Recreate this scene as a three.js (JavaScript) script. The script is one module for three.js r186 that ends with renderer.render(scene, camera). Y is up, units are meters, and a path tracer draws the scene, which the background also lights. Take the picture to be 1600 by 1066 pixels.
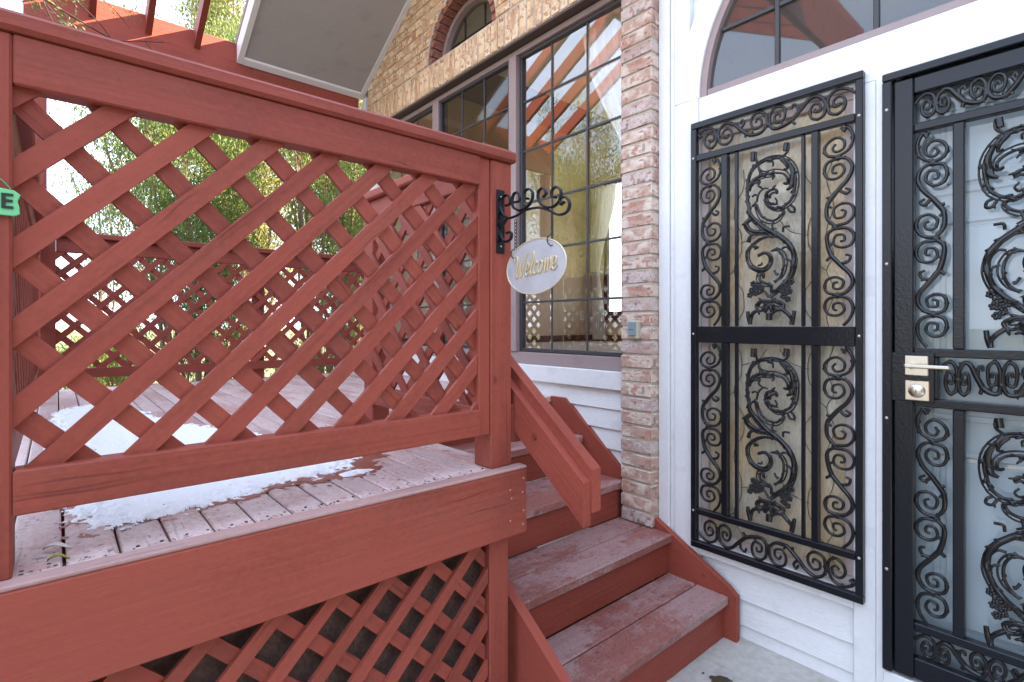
import * as THREE from 'three';
import { mergeGeometries } from 'three/addons/utils/BufferGeometryUtils.js';
import { FontLoader } from 'three/addons/loaders/FontLoader.js';
import { TextGeometry } from 'three/addons/geometries/TextGeometry.js';

// ---------------------------------------------------------------- camera, sky, sun, exposure
const scene = new THREE.Scene();
const camera = new THREE.PerspectiveCamera(2 * Math.atan(533 / 826) * 180 / Math.PI, 1600 / 1066, 0.05, 600);
camera.position.set(0, 1.34, 0);
camera.rotation.set(0, 49.2 * Math.PI / 180, 0);
camera.setViewOffset(1600, 1066, 0, 25, 1600, 1066);   // lens shift: the horizon lies a little above the middle
const SUN = new THREE.Vector3(0.45, 0.62, -0.64).normalize();
const SKY = 0.62;
// bright winter sky: pale blue overhead, hazy white low down, thin cloud streaks
const skyTex = (() => {
  const w = 1024, hh = 512, d = new Float32Array(w * hh * 4);
  const hs = (x, y, s) => { let q = (x * 374761393 + y * 668265263 + s * 974711) | 0; q = Math.imul(q ^ (q >>> 13), 1274126177); return ((q ^ (q >>> 16)) >>> 0) / 4294967296; };
  const vn = (x, y, p, s) => { const xi = Math.floor(x), yi = Math.floor(y), fx = x - xi, fy = y - yi, u = fx * fx * (3 - 2 * fx), v = fy * fy * (3 - 2 * fy), m = (k) => ((k % p) + p) % p; return (hs(m(xi), yi, s) * (1 - u) + hs(m(xi + 1), yi, s) * u) * (1 - v) + (hs(m(xi), yi + 1, s) * (1 - u) + hs(m(xi + 1), yi + 1, s) * u) * v; };
  for (let j = 0; j < hh; j++) for (let i = 0; i < w; i++) {
    const e = (j + 0.5) / hh - 0.5, el = Math.max(0, e * 2), o = (j * w + i) * 4;   // el: 0 horizon, 1 zenith
    let c = 0, k = 0.5, f = 1; for (let n = 0; n < 5; n++) { c += k * vn(i / w * 10 * f, j / hh * 12 * f, 10 * f, 7 + n); k *= 0.5; f *= 2; }
    const t = Math.pow(el, 0.55), cl = Math.min(1, Math.max(0, (c - 0.42) * 3.2)) * 0.6;
    const base = [0.92 + (0.40 - 0.92) * t, 1.01 + (0.62 - 1.01) * t, 1.14 + (1.06 - 1.14) * t];
    for (let q = 0; q < 3; q++) d[o + q] = SKY * (base[q] * (1 - cl) + 1.15 * cl); d[o + 3] = 1;
  }
  const t = new THREE.DataTexture(d, w, hh, THREE.RGBAFormat, THREE.FloatType); t.mapping = THREE.EquirectangularReflectionMapping; t.magFilter = THREE.LinearFilter; t.minFilter = THREE.LinearFilter; t.wrapS = THREE.RepeatWrapping; t.needsUpdate = true; return t;
})();
scene.background = skyTex; scene.environment = skyTex;
const sun = new THREE.DirectionalLight(0xffecd0, 5.0);
sun.position.copy(SUN).multiplyScalar(40); sun.castShadow = true; sun.shadow.radius = 1;
Object.assign(sun.shadow.camera, { left: -20, right: 20, top: 20, bottom: -20, near: 1, far: 90 });
sun.shadow.mapSize.set(4096, 4096);
scene.add(sun, sun.target);
const renderer = new THREE.WebGLRenderer({ antialias: true });
renderer.toneMapping = THREE.LinearToneMapping;
renderer.toneMappingExposure = 6.4;
renderer.shadowMap.enabled = true;

// ---------------------------------------------------------------- helpers
let seed = 20240;
const rnd = () => { seed = (seed * 1664525 + 1013904223) >>> 0; return seed / 4294967296; };
const rr = (a, b) => a + (b - a) * rnd();
const taken = {};
function numbered(n) { const k = taken[n] = (taken[n] ?? -1) + 1; return k ? n + '_' + String(k).padStart(3, '0') : n; }
function thing(name, label, category, group, pos = [0, 0, 0]) {
  const g = new THREE.Group(); g.name = numbered(name); g.position.set(...pos);
  g.userData = { label, category }; if (group) g.userData.group = group;
  scene.add(g); return g;
}
function part(name, geo, mat, parent, label) {
  const m = new THREE.Mesh(geo, mat); m.name = name; m.castShadow = m.receiveShadow = true;
  if (label) m.userData.label = label;
  parent.add(m); return m;
}
function single(name, geo, mat, label, category, group) {
  const m = part(numbered(name), geo, mat, scene); m.userData = { label, category }; if (group) m.userData.group = group; return m;
}
function structure(name, geo, mat) { const m = part(numbered(name), geo, mat, scene); m.userData = { kind: 'structure' }; return m; }
function hash(x, y, s) { let h = (x * 374761393 + y * 668265263 + s * 974711) | 0; h = Math.imul(h ^ (h >>> 13), 1274126177); return ((h ^ (h >>> 16)) >>> 0) / 4294967296; }
function vnoise(x, y, px, py, s) {        // value noise, periodic px by py cells
  const xi = Math.floor(x), yi = Math.floor(y), fx = x - xi, fy = y - yi, u = fx * fx * (3 - 2 * fx), v = fy * fy * (3 - 2 * fy);
  const w = (a, n) => ((a % n) + n) % n, x0 = w(xi, px), x1 = w(xi + 1, px), y0 = w(yi, py), y1 = w(yi + 1, py);
  return (hash(x0, y0, s) * (1 - u) + hash(x1, y0, s) * u) * (1 - v) + (hash(x0, y1, s) * (1 - u) + hash(x1, y1, s) * u) * v;
}
function fbm(x, y, px, py, s, n = 4) { let a = 0, k = 0.5, t = 0; for (let i = 0; i < n; i++) { a += k * vnoise(x, y, px, py, s + i * 17); t += k; k *= 0.5; x *= 2; y *= 2; px *= 2; py *= 2; } return a / t; }
const mix = (a, b, t) => a + (b - a) * t, clamp = (v, a = 0, b = 1) => Math.min(b, Math.max(a, v)), smooth = (a, b, v) => { v = clamp((v - a) / (b - a)); return v * v * (3 - 2 * v); };
const mix3 = (a, b, t) => [mix(a[0], b[0], t), mix(a[1], b[1], t), mix(a[2], b[2], t)];
const toS = (c) => c <= 0.0031308 ? c * 12.92 : 1.055 * Math.pow(c, 1 / 2.4) - 0.055;
function tex(w, h, fn, mw, mh, srgb) {    // fn(u, v) -> linear rgb or a grey number; mw x mh are the metres the tile covers
  const d = new Uint8Array(w * h * 4);
  for (let j = 0; j < h; j++) for (let i = 0; i < w; i++) {
    const c = fn(i / w, j / h), o = (j * w + i) * 4;
    for (let k = 0; k < 3; k++) { const q = typeof c === 'number' ? c : c[k]; d[o + k] = Math.round(255 * clamp(srgb ? toS(clamp(q)) : q)); }
    d[o + 3] = 255;
  }
  const t = new THREE.DataTexture(d, w, h); t.wrapS = t.wrapT = THREE.RepeatWrapping; t.magFilter = THREE.LinearFilter; t.minFilter = THREE.LinearMipmapLinearFilter; t.generateMipmaps = true;
  if (srgb) t.colorSpace = THREE.SRGBColorSpace;
  t.repeat.set(1 / mw, 1 / mh); t.needsUpdate = true; return t;
}
// box with chamfered edges; uv in metres, u along the grain (the longest side)
function cbox(sx, sy, sz, c = 0.003, jitter = true) {
  const h = [sx / 2, sy / 2, sz / 2], s = [sx, sy, sz], m = Math.min(c, sx * 0.3, sy * 0.3, sz * 0.3), pos = [], uv = [], nor = [];
  const ou = jitter ? rnd() * 7 : 0, ov = jitter ? rnd() * 7 : 0;
  const P = (a, sg) => { const p = [0, 0, 0]; for (let k = 0; k < 3; k++) p[k] = sg[k] * (k === a ? h[k] : h[k] - m); return p; };
  const A = new THREE.Vector3(), B = new THREE.Vector3(), C = new THREE.Vector3();
  function tri(p, q, r) {
    A.set(...p); B.set(...q).sub(A); C.set(...r).sub(A); B.cross(C).normalize();
    const ctr = [0, 1, 2].map((k) => p[k] + q[k] + r[k]);
    const out = (B.x * ctr[0] / s[0] ** 0 + B.y * ctr[1] + B.z * ctr[2]) >= 0;
    if (!out) { [q, r] = [r, q]; B.negate(); }
    const n = [Math.abs(B.x), Math.abs(B.y), Math.abs(B.z)], d = n[0] >= n[1] && n[0] >= n[2] ? 0 : n[1] >= n[2] ? 1 : 2;
    let [a, b] = [0, 1, 2].filter((k) => k !== d); if (s[b] > s[a]) [a, b] = [b, a];
    for (const v of [p, q, r]) { pos.push(...v); nor.push(B.x, B.y, B.z); uv.push(v[a] + ou, v[b] + ov + d * 0.37); }
  }
  const quad = (p, q, r, t) => { tri(p, q, r); tri(p, r, t); };
  for (let a = 0; a < 3; a++) {
    const b = (a + 1) % 3, e = (a + 2) % 3;
    for (const sa of [-1, 1]) {
      const g = (sb, se) => { const q = [0, 0, 0]; q[a] = sa; q[b] = sb; q[e] = se; return P(a, q); };
      quad(g(-1, -1), g(1, -1), g(1, 1), g(-1, 1));
      for (const sb of [-1, 1]) {          // edge between faces a and b
        const f = (w, se) => { const q = [0, 0, 0]; q[a] = sa; q[b] = sb; q[e] = se; return P(w, q); };
        quad(f(a, -1), f(a, 1), f(b, 1), f(b, -1));
      }
    }
  }
  for (const x of [-1, 1]) for (const y of [-1, 1]) for (const z of [-1, 1]) tri(P(0, [x, y, z]), P(1, [x, y, z]), P(2, [x, y, z]));
  const g = new THREE.BufferGeometry();
  g.setAttribute('position', new THREE.Float32BufferAttribute(pos, 3)); g.setAttribute('normal', new THREE.Float32BufferAttribute(nor, 3)); g.setAttribute('uv', new THREE.Float32BufferAttribute(uv, 2));
  return g;
}
// the same given by its bounds
function span(x0, x1, y0, y1, z0, z1, c = 0.003, jitter = true) { return cbox(Math.abs(x1 - x0), Math.abs(y1 - y0), Math.abs(z1 - z0), c, jitter).translate((x0 + x1) / 2, (y0 + y1) / 2, (z0 + z1) / 2); }
// convex or simple polygon [[a, b]...] pushed through a thickness; frame maps (a, b, t) to a point; uv along dir
function prism(poly, t0, t1, at, dir = [1, 0]) {
  const pos = [], uv = [], ou = rnd() * 7, ov = rnd() * 7, n = poly.length;
  const U2 = (p) => [p[0] * dir[0] + p[1] * dir[1] + ou, -p[0] * dir[1] + p[1] * dir[0] + ov];
  const put = (p, t, w) => { pos.push(...at(p[0], p[1], t)); uv.push(...(w ?? U2(p))); };
  const tris = THREE.ShapeUtils.triangulateShape(poly.map((p) => new THREE.Vector2(...p)), []);
  for (const [i, j, k] of tris) { put(poly[i], t1); put(poly[j], t1); put(poly[k], t1); put(poly[i], t0); put(poly[k], t0); put(poly[j], t0); }
  for (let i = 0; i < n; i++) {
    const p = poly[i], q = poly[(i + 1) % n], a = U2(p), b = U2(q), d = Math.abs(t1 - t0);
    put(p, t0, a); put(q, t0, b); put(q, t1, [b[0], b[1] + d]); put(p, t0, a); put(q, t1, [b[0], b[1] + d]); put(p, t1, [a[0], a[1] + d]);
  }
  const g = new THREE.BufferGeometry();
  g.setAttribute('position', new THREE.Float32BufferAttribute(pos, 3)); g.setAttribute('uv', new THREE.Float32BufferAttribute(uv, 2)); g.computeVertexNormals(); return g;
}
const onXplane = (a, b, t) => [t, b, a];   // a = z, b = y
const onZplane = (a, b, t) => [a, b, t];   // a = x, b = y
function clip(poly, nx, ny, d) {           // keep nx*a + ny*b <= d
  const o = [];
  for (let i = 0; i < poly.length; i++) {
    const p = poly[i], q = poly[(i + 1) % poly.length], dp = nx * p[0] + ny * p[1] - d, dq = nx * q[0] + ny * q[1] - d;
    if (dp <= 0) o.push(p);
    if (dp * dq < 0) { const t = dp / (dp - dq); o.push([mix(p[0], q[0], t), mix(p[1], q[1], t)]); }
  }
  return o;
}
function geo(pos, uv, idx) { const g = new THREE.BufferGeometry(); g.setAttribute('position', new THREE.Float32BufferAttribute(pos, 3)); if (uv) g.setAttribute('uv', new THREE.Float32BufferAttribute(uv, 2)); if (idx) g.setIndex(idx); g.computeVertexNormals(); return g; }
// tapered tube through points, flattened by fz towards the plane normal (local z)
function stroke(pts, r0, r1, { sub = 3, sides = 6, closed = false, fat = 1 } = {}) {
  const c = new THREE.CatmullRomCurve3(pts, closed, 'centripetal'), n = Math.max(3, (pts.length - 1) * sub), pos = [], idx = [], nrm = [], uv = [];
  let N = null; const T = new THREE.Vector3(), Bn = new THREE.Vector3(), p = new THREE.Vector3();
  for (let i = 0; i <= n; i++) {
    const t = i / n; c.getPoint(t, p); c.getTangent(t, T);
    if (!N) { N = new THREE.Vector3(0, 0, 1); if (Math.abs(T.z) > 0.9) N.set(1, 0, 0); }
    N.addScaledVector(T, -N.dot(T)).normalize(); Bn.crossVectors(T, N);
    const r = mix(r0, r1, t) * (fat === 1 ? 1 : 1 + (fat - 1) * Math.sin(Math.PI * t));
    for (let k = 0; k < sides; k++) {
      const a = (k + 0.5) / sides * 2 * Math.PI, cx = Math.cos(a), sy = Math.sin(a);
      pos.push(p.x + r * (cx * Bn.x + sy * N.x), p.y + r * (cx * Bn.y + sy * N.y), p.z + r * (cx * Bn.z + sy * N.z));
      nrm.push(cx * Bn.x + sy * N.x, cx * Bn.y + sy * N.y, cx * Bn.z + sy * N.z); uv.push(t, k / sides);
      if (i < n) { const q = i * sides + k, q1 = i * sides + (k + 1) % sides; idx.push(q, q + sides, q1, q1, q + sides, q1 + sides); }
    }
  }
  for (const [e, sg] of [[0, 1], [n, -1]]) for (let k = 1; k < sides - 1; k++) sg < 0 ? idx.push(e * sides, e * sides + k + 1, e * sides + k) : idx.push(e * sides, e * sides + k, e * sides + k + 1);
  const g = new THREE.BufferGeometry();
  g.setAttribute('position', new THREE.Float32BufferAttribute(pos, 3)); g.setAttribute('normal', new THREE.Float32BufferAttribute(nrm, 3)); g.setAttribute('uv', new THREE.Float32BufferAttribute(uv, 2)); g.setIndex(idx); return g;
}
const V = (x, y, z = 0) => new THREE.Vector3(x, y, z);
const lin = (r, g, b) => new THREE.Color().setRGB(r, g, b);

// ---------------------------------------------------------------- materials
// painted boards: grain, fine drying cracks, knots, scuffs and chips, tile of 2.2 m by 0.8 m
const KN = [], CHIP = [], CRK = [];
for (let k = 0; k < 7; k++) KN.push([rnd(), rnd(), rr(0.006, 0.014)]);
for (let k = 0; k < 150; k++) CHIP.push([rnd(), rnd(), rr(0.0008, 0.0022), rr(0.4, 1)]);
for (let k = 0; k < 30; k++) CRK.push([rnd(), rnd(), rr(0.03, 0.16), rr(-0.01, 0.01)]);
const MARK = new Float32Array(1024 * 512 * 2);            // [dark mark, pale chip]
{
  const dab = (u, v, ru, rv, ch, amt) => { const x0 = Math.floor((u - ru) * 1024), x1 = Math.ceil((u + ru) * 1024), y0 = Math.floor((v - rv) * 512), y1 = Math.ceil((v + rv) * 512); for (let y = y0; y <= y1; y++) for (let x = x0; x <= x1; x++) { const d = Math.hypot((x / 1024 - u) / ru, (y / 512 - v) / rv); if (d < 1) { const o = ((((y % 512) + 512) % 512) * 1024 + ((x % 1024) + 1024) % 1024) * 2 + ch; MARK[o] = Math.max(MARK[o], amt * (1 - d * d)); } } };
  for (const [u, v, r] of KN) dab(u, v, r / 2.2 * 1.6, r / 0.8, 0, 0.75);
  for (const [u, v, r, q] of CHIP) dab(u, v, r / 2.2 * rr(1, 2.5), r / 0.8, 1, q);
  for (const [u, v, l, s] of CRK) for (let t = 0; t < 1; t += 0.004) dab(u + t * l, v + t * s + 0.002 * Math.sin(t * 9 + l * 60), 0.0014, 0.0024 * Math.sin(Math.PI * t) + 0.0012, 0, 0.55 * Math.sin(Math.PI * t));
}
const mark = (u, v, c) => MARK[((Math.floor(v * 512) % 512) * 1024 + Math.floor(u * 1024) % 1024) * 2 + c];
const grainC = tex(1024, 512, (u, v) => {
  const a = fbm(u * 4, v * 60, 4, 60, 3), b = fbm(u * 7, v * 4, 7, 4, 9, 5), c = fbm(u * 240, v * 120, 240, 120, 5, 2), s = smooth(0.55, 0.72, fbm(u * 10, v * 8, 10, 8, 35, 5));
  let k = 0.74 + 0.24 * a + 0.36 * (b - 0.5) + 0.20 * (c - 0.5) + 0.08; const d = mark(u, v, 0), p = mark(u, v, 1);
  k *= 1 - 0.62 * d; const col = [k, k * (1 + 0.10 * s), k * (1 + 0.14 * s)]; return mix3(col, [1, 1.9, 2.2], p * 0.55);
}, 2.2, 0.8, true);
const grainB = tex(1024, 512, (u, v) => 0.55 + 0.42 * (fbm(u * 5, v * 110, 5, 110, 13) - 0.5) + 0.25 * (fbm(u * 200, v * 100, 200, 100, 6, 2) - 0.5) - 0.5 * mark(u, v, 0) + 0.1 * mark(u, v, 1), 2.2, 0.8, false);
// walked-on boards: red stain scuffed through to a dusty grey film, with grit
const worn = (red, dust, lo, hi, s) => tex(1024, 512, (u, v) => {
  const a = fbm(u * 4, v * 44, 4, 44, s), b = fbm(u * 7, v * 6, 7, 6, s + 2, 5), g = fbm(u * 240, v * 120, 240, 120, s + 4, 2), f = fbm(u * 60, v * 34, 60, 34, s + 6, 4), sp = smooth(0.80, 0.88, vnoise(u * 330, v * 170, 330, 170, s + 8)), dk = smooth(0.86, 0.92, vnoise(u * 260, v * 140, 260, 140, s + 11));
  const m = smooth(lo, hi, b * 0.62 + f * 0.26 + g * 0.12), k = 0.86 + 0.2 * (a - 0.5) + 0.22 * (g - 0.5) + 0.08; let c = mix3(red, dust, m);
  c = [c[0] * k, c[1] * k, c[2] * k]; c = mix3(c, [0.62, 0.52, 0.46], sp * 0.10); const d = Math.max(0.55 * dk, 0.6 * mark(u, v, 0)); return [c[0] * (1 - d), c[1] * (1 - d), c[2] * (1 - d)];
}, 2.0, 0.8, true);
const paint = (r, g, b, o = {}) => new THREE.MeshPhysicalMaterial({ color: lin(r, g, b), map: grainC, bumpMap: grainB, bumpScale: 0.0026, roughness: 0.57, specularIntensity: 0.45, ...o });
const RED = [paint(0.262, 0.055, 0.036), paint(0.238, 0.050, 0.033), paint(0.280, 0.061, 0.040)];
const red = () => RED[Math.floor(rnd() * 3)];
const boardMat = (map, k) => new THREE.MeshPhysicalMaterial({ color: lin(k, k, k), map, bumpMap: grainB, bumpScale: 0.0016, roughness: 0.5, specularIntensity: 0.7 });
const deckT = worn([0.50, 0.29, 0.26], [0.61, 0.455, 0.435], 0.34, 0.60, 501), treadT = worn([0.275, 0.098, 0.080], [0.375, 0.225, 0.21], 0.38, 0.64, 601);
const DECK = [boardMat(deckT, 1), boardMat(deckT, 0.92), boardMat(deckT, 0.97)], TREAD = [boardMat(treadT, 1), boardMat(treadT, 0.92)];
const SKYSHEEN = paint(0.40, 0.24, 0.22);  // paler colour holds the sky sheen and dust of the fascia top
const deckMat = () => DECK[Math.floor(rnd() * 3)];
const sideB = tex(512, 512, (u, v) => { const w = fbm(u * 3, v * 5, 3, 5, 51, 3), q = Math.sin((v * 34 + w * 9) * Math.PI * 2); return 0.5 + 0.28 * q * fbm(u * 5, v * 9, 5, 9, 15) + 0.2 * (fbm(u * 60, v * 60, 60, 60, 2, 2) - 0.5); }, 0.5, 0.5, false);
const whiteN = tex(512, 512, (u, v) => { const k = 0.90 + 0.09 * fbm(u * 4, v * 4, 4, 4, 8) + 0.07 * (fbm(u * 60, v * 60, 60, 60, 3, 2) - 0.5) - 0.07 * smooth(0.64, 0.76, fbm(u * 9, v * 9, 9, 9, 18, 4)); return [k, k * 0.995, k * 0.985]; }, 0.9, 0.9, true);
const WHITE = new THREE.MeshPhysicalMaterial({ color: lin(0.74, 0.74, 0.74), map: whiteN, bumpMap: sideB, bumpScale: 0.0003, roughness: 0.5 });
const SIDING = new THREE.MeshPhysicalMaterial({ color: lin(0.74, 0.74, 0.74), map: whiteN, bumpMap: sideB, bumpScale: 0.0012, roughness: 0.55 });
const SOFFIT = new THREE.MeshStandardMaterial({ color: lin(0.38, 0.365, 0.36), map: whiteN, roughness: 0.85 });
const TRIMGREY = new THREE.MeshStandardMaterial({ color: lin(0.66, 0.65, 0.64), roughness: 0.6 });
const MAUVE = new THREE.MeshPhysicalMaterial({ color: lin(0.30, 0.23, 0.225), map: whiteN, roughness: 0.5 });
const DARKFRAME = new THREE.MeshStandardMaterial({ color: lin(0.035, 0.033, 0.036), roughness: 0.5 });
const ironB = tex(256, 256, (u, v) => fbm(u * 50, v * 50, 50, 50, 4, 3), 0.25, 0.25, false);
const IRON = new THREE.MeshPhysicalMaterial({ color: lin(0.006, 0.007, 0.010), roughness: 0.27, bumpMap: ironB, bumpScale: 0.0005, specularIntensity: 0.6 });
const CAST = new THREE.MeshPhysicalMaterial({ color: lin(0.009, 0.009, 0.010), roughness: 0.17, specularIntensity: 0.7 });
const SCREW = new THREE.MeshStandardMaterial({ color: lin(0.45, 0.42, 0.4), metalness: 0.8, roughness: 0.4 });
const NICKEL = new THREE.MeshStandardMaterial({ color: lin(0.50, 0.46, 0.40), metalness: 1, roughness: 0.28 });
const BRASS = new THREE.MeshStandardMaterial({ color: lin(0.60, 0.51, 0.40), metalness: 0.9, roughness: 0.35 });
const GLASS = new THREE.MeshPhysicalMaterial({ color: 0xffffff, transmission: 1, thickness: 0, roughness: 0.0, ior: 2.3 });
const SCREENGLASS = new THREE.MeshPhysicalMaterial({ color: lin(0.55, 0.55, 0.55), transmission: 1, thickness: 0, roughness: 0.04, ior: 1.5 });
const glassB = tex(256, 256, (u, v) => fbm(u * 22, v * 22, 22, 22, 19, 3), 0.22, 0.22, false);
const amberC = tex(512, 512, (u, v) => { const a = fbm(u * 5, v * 4, 5, 4, 701, 5), b = fbm(u * 90, v * 90, 90, 90, 703, 3), c = fbm(u * 3, v * 4, 3, 4, 707, 3); const k = 0.86 + 0.4 * (b - 0.5) + 0.5 * (a - 0.5); return mix3([k * 1.0, k * 0.77, k * 0.47], [k * 0.88, k * 0.78, k * 0.60], smooth(0.4, 0.62, c)); }, 0.9, 0.9, true);
const AMBER = new THREE.MeshPhysicalMaterial({ map: amberC, transmission: 0.42, thickness: 0, roughness: 0.10, ior: 1.6, bumpMap: glassB, bumpScale: 0.003 });
const STORM = new THREE.MeshPhysicalMaterial({ color: lin(0.92, 0.96, 0.97), transmission: 1, thickness: 0, roughness: 0.0, ior: 1.6 });
const brickTex = (base, pale, blot, s) => tex(512, 512, (u, v) => {
  const a = fbm(u * 12, v * 16, 12, 16, s, 4), b = fbm(u * 30, v * 34, 30, 34, s + 3, 3), c = fbm(u * 110, v * 110, 110, 110, s + 5, 2), hole = smooth(0.80, 0.86, vnoise(u * 44, v * 60, 44, 60, s + 9));
  let k = mix3(base, pale, smooth(0.40, 0.58, a * 0.7 + b * 0.3)); k = mix3(k, blot, smooth(0.60, 0.70, b) * 0.75);
  const g = 0.85 + 0.3 * c - 0.45 * hole; return [k[0] * g, k[1] * g, k[2] * g];
}, 1.0, 1.0, true);
const brickB = tex(512, 512, (u, v) => fbm(u * 30, v * 34, 30, 34, 93, 4) - 0.5 * smooth(0.80, 0.86, vnoise(u * 44, v * 60, 44, 60, 94)), 1.0, 1.0, false);
const bm = (t) => new THREE.MeshStandardMaterial({ map: t, bumpMap: brickB, bumpScale: 0.004, roughness: 0.9 });
const PIERBRICK = [bm(brickTex([0.42, 0.27, 0.21], [0.56, 0.46, 0.38], [0.37, 0.16, 0.11], 100)), bm(brickTex([0.40, 0.28, 0.24], [0.50, 0.41, 0.37], [0.33, 0.17, 0.13], 150)), bm(brickTex([0.44, 0.29, 0.23], [0.60, 0.50, 0.42], [0.36, 0.15, 0.10], 190))];
const WARMLITBRICK = [bm(brickTex([0.50, 0.32, 0.19], [0.72, 0.56, 0.37], [0.42, 0.19, 0.10], 210)), bm(brickTex([0.55, 0.38, 0.23], [0.70, 0.53, 0.34], [0.40, 0.21, 0.12], 250))];  // same brick as the pier, warm light put into the tan colour
const ARCHBRICK = bm(brickTex([0.22, 0.08, 0.05], [0.30, 0.13, 0.09], [0.16, 0.05, 0.03], 290));
const MORTAR = new THREE.MeshStandardMaterial({ color: lin(0.50, 0.44, 0.36), map: whiteN, bumpMap: ironB, bumpScale: 0.002, roughness: 0.95 });
const MOTIF=[[4.0,3.0,-86,503,-90,552,-88,600,-72,644,-42,671,0,679,42,675,71,653,92,619,100,584,96,540,84,501,56,479,23,475,-3,497,-13,526,-3,547,16,554,31,545,29,534],[5.5,2.0,-86,567,-70,600,-42,618,-7,620,17,611,19,599],[2.5,3.0,-44,666,-40,641,-19,623,19,620,53,609,71,586,67,568,55,571],[3.0,2.0,-52,513,-42,547,-23,565,-5,561],[4.0,2.0,-78,582,-62,594,-40,598,-42,579,-26,564],[3.0,2.0,-1,504,8,497,23,492,31,503,21,518],[4.0,2.0,0,520,4,534,19,541,29,534],[4.0,2.0,45,670,64,645,69,625,56,628],[4.0,7.0,78,645,92,604,89,568],[7.0,3.0,89,568,82,550,67,542],[3.0,3.0,71,469,82,452,96,453,94,469,82,478],[4.0,6.0,-84,515,-78,470,-46,429,-11,397,27,372,64,341],[6.0,4.0,64,341,87,308,94,269,92,243,78,199,49,163,16,134,4,115],[3.5,3.0,-70,500,-54,506,-42,472,-23,445,16,428,45,442,53,460,40,466],[3.0,2.0,16,428,12,401,27,391],[5.5,4.0,-74,449,-94,432,-78,402,-42,389,-3,384,27,370],[5.0,3.0,-86,351,-78,374,-50,390],[3.0,3.0,53,376,56,395,78,396],[3.0,4.0,31,361,-19,365,-62,347,-90,314,-92,278,-74,244,-38,226,-7,233,8,261,4,288,-19,301,-46,291],[5.0,2.0,-74,250,-46,233,-15,235,0,251],[4.0,2.0,-62,332,-46,326,-62,320],[3.0,2.0,-46,251,-30,254,-32,262],[3.0,3.0,12,307,34,305,53,276,55,234,42,200,19,179],[3.0,2.0,49,312,67,314,85,292,89,265],[3.0,2.0,64,269,82,258,85,235],[3.5,3.5,-23,197,-25,211,-38,210,-36,190,-15,175,8,168,6,137],[3.0,2.0,19,226,31,206,34,214],[3.0,2.0,34,317,19,307,4,305],[3.0,3.0,-64,188,-56,164,-19,142,-1,118],[2.5,3.0,89,181,64,166,27,133,6,115],[4.0,3.0,-1,102,-34,103,-54,84,-38,64,-15,75,-11,91,-1,102],[4.0,3.0,0,102,31,101,56,85,45,66,19,71,12,86,0,100],[4.0,4.0,-19,57,-7,76,-1,96,8,68,17,52],[4.5,4.0,-44,69,-66,54,-74,38,-78,8],[4.0,5.0,-88,62,-86,42,-78,8],[4.5,4.0,47,71,73,48,85,29,84,8],[4.0,5.0,96,62,92,32,85,8],[7.0,7.0,-1,53,-1,25],[6.0,6.0,-64,724,-66,687],[3.0,3.0,-55,722,-53,696,-48,667],[6.0,6.0,67,728,63,698],[3.0,3.0,74,724,73,696,53,678],[3.0,2.0,-7,671,14,664,14,647],[3.0,2.0,-70,540,-56,546,-52,541]];
const BUDS=[-58,165,-42,172,-50,149,-70,150,-30,159,-78,130,-54,137,-64,177,-38,144,56,162,71,154,49,144,64,135,56,120,78,138,85,176,71,108];
const BORDER=[[3.5,3,657,965,743,988,857,965,914,929,829,879,514,848],[3,3,600,990,686,970],[3.5,2.5,514,848,229,864,143,899,286,934,514,944,686,919,657,884,457,874,371,894,457,914],[3.5,2.5,514,840,229,828,143,783,257,747,514,742,686,773,600,808,400,803,371,773,486,768],[3,5,514,843,771,828,897,783,771,727,543,687,343,646],[3.5,2.5,543,682,743,657,840,672,714,685],[5,3.5,343,646,229,616,229,545,429,505],[3.5,2.5,429,505,771,515,943,556,857,601,600,611,400,586,457,545,657,545,714,571,600,581],[3.5,2.5,429,490,771,485,943,449,857,404,600,394,400,414,457,455,657,455,686,429,571,424],[3.5,5,429,495,229,465,246,404,343,354],[5,3.5,343,354,600,303,857,253,897,212,743,172,486,157],[3.5,2.5,543,313,783,321,840,348,714,356],[4,3,343,646,200,652],[4,3,343,354,189,333],[3,2.5,229,616,343,596],[3,2.5,257,404,371,419],[3.5,2.5,486,157,229,172,154,202,229,237,457,247,657,227,600,192,400,192,400,217,514,222],[3.5,2.5,486,152,229,136,154,96,286,61,514,56,686,81,600,116,400,111,400,86,486,81],[3.5,3,486,154,800,136,914,91,829,40,657,5]];
const NUBS=[514,844,429,498,497,155,143,884,897,786,143,780,154,204,154,96,897,230,886,929,914,91,943,558,943,446];
const BRACKET=[[3,3,23,86,42,89,40,109,21,116,4,105,1,80,29,50,66,49,112,59,160,57,197,45,237,26,267,30,275,50,258,69,241,66,246,54,256,55],[3,3,61,89,84,90,81,110,63,115,53,103,55,78,81,62],[3,3,119,89,107,93,104,109,119,116,136,104,134,82,112,66,84,62],[3,3,179,82,190,91,179,106,162,103,158,84,169,66,193,52],[3,3,226,73,211,79,211,93,226,100,244,87,239,63,219,51,193,52],[3,3,29,48,7,27,1,6,18,-17,45,-13,48,4,26,7]];

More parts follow.
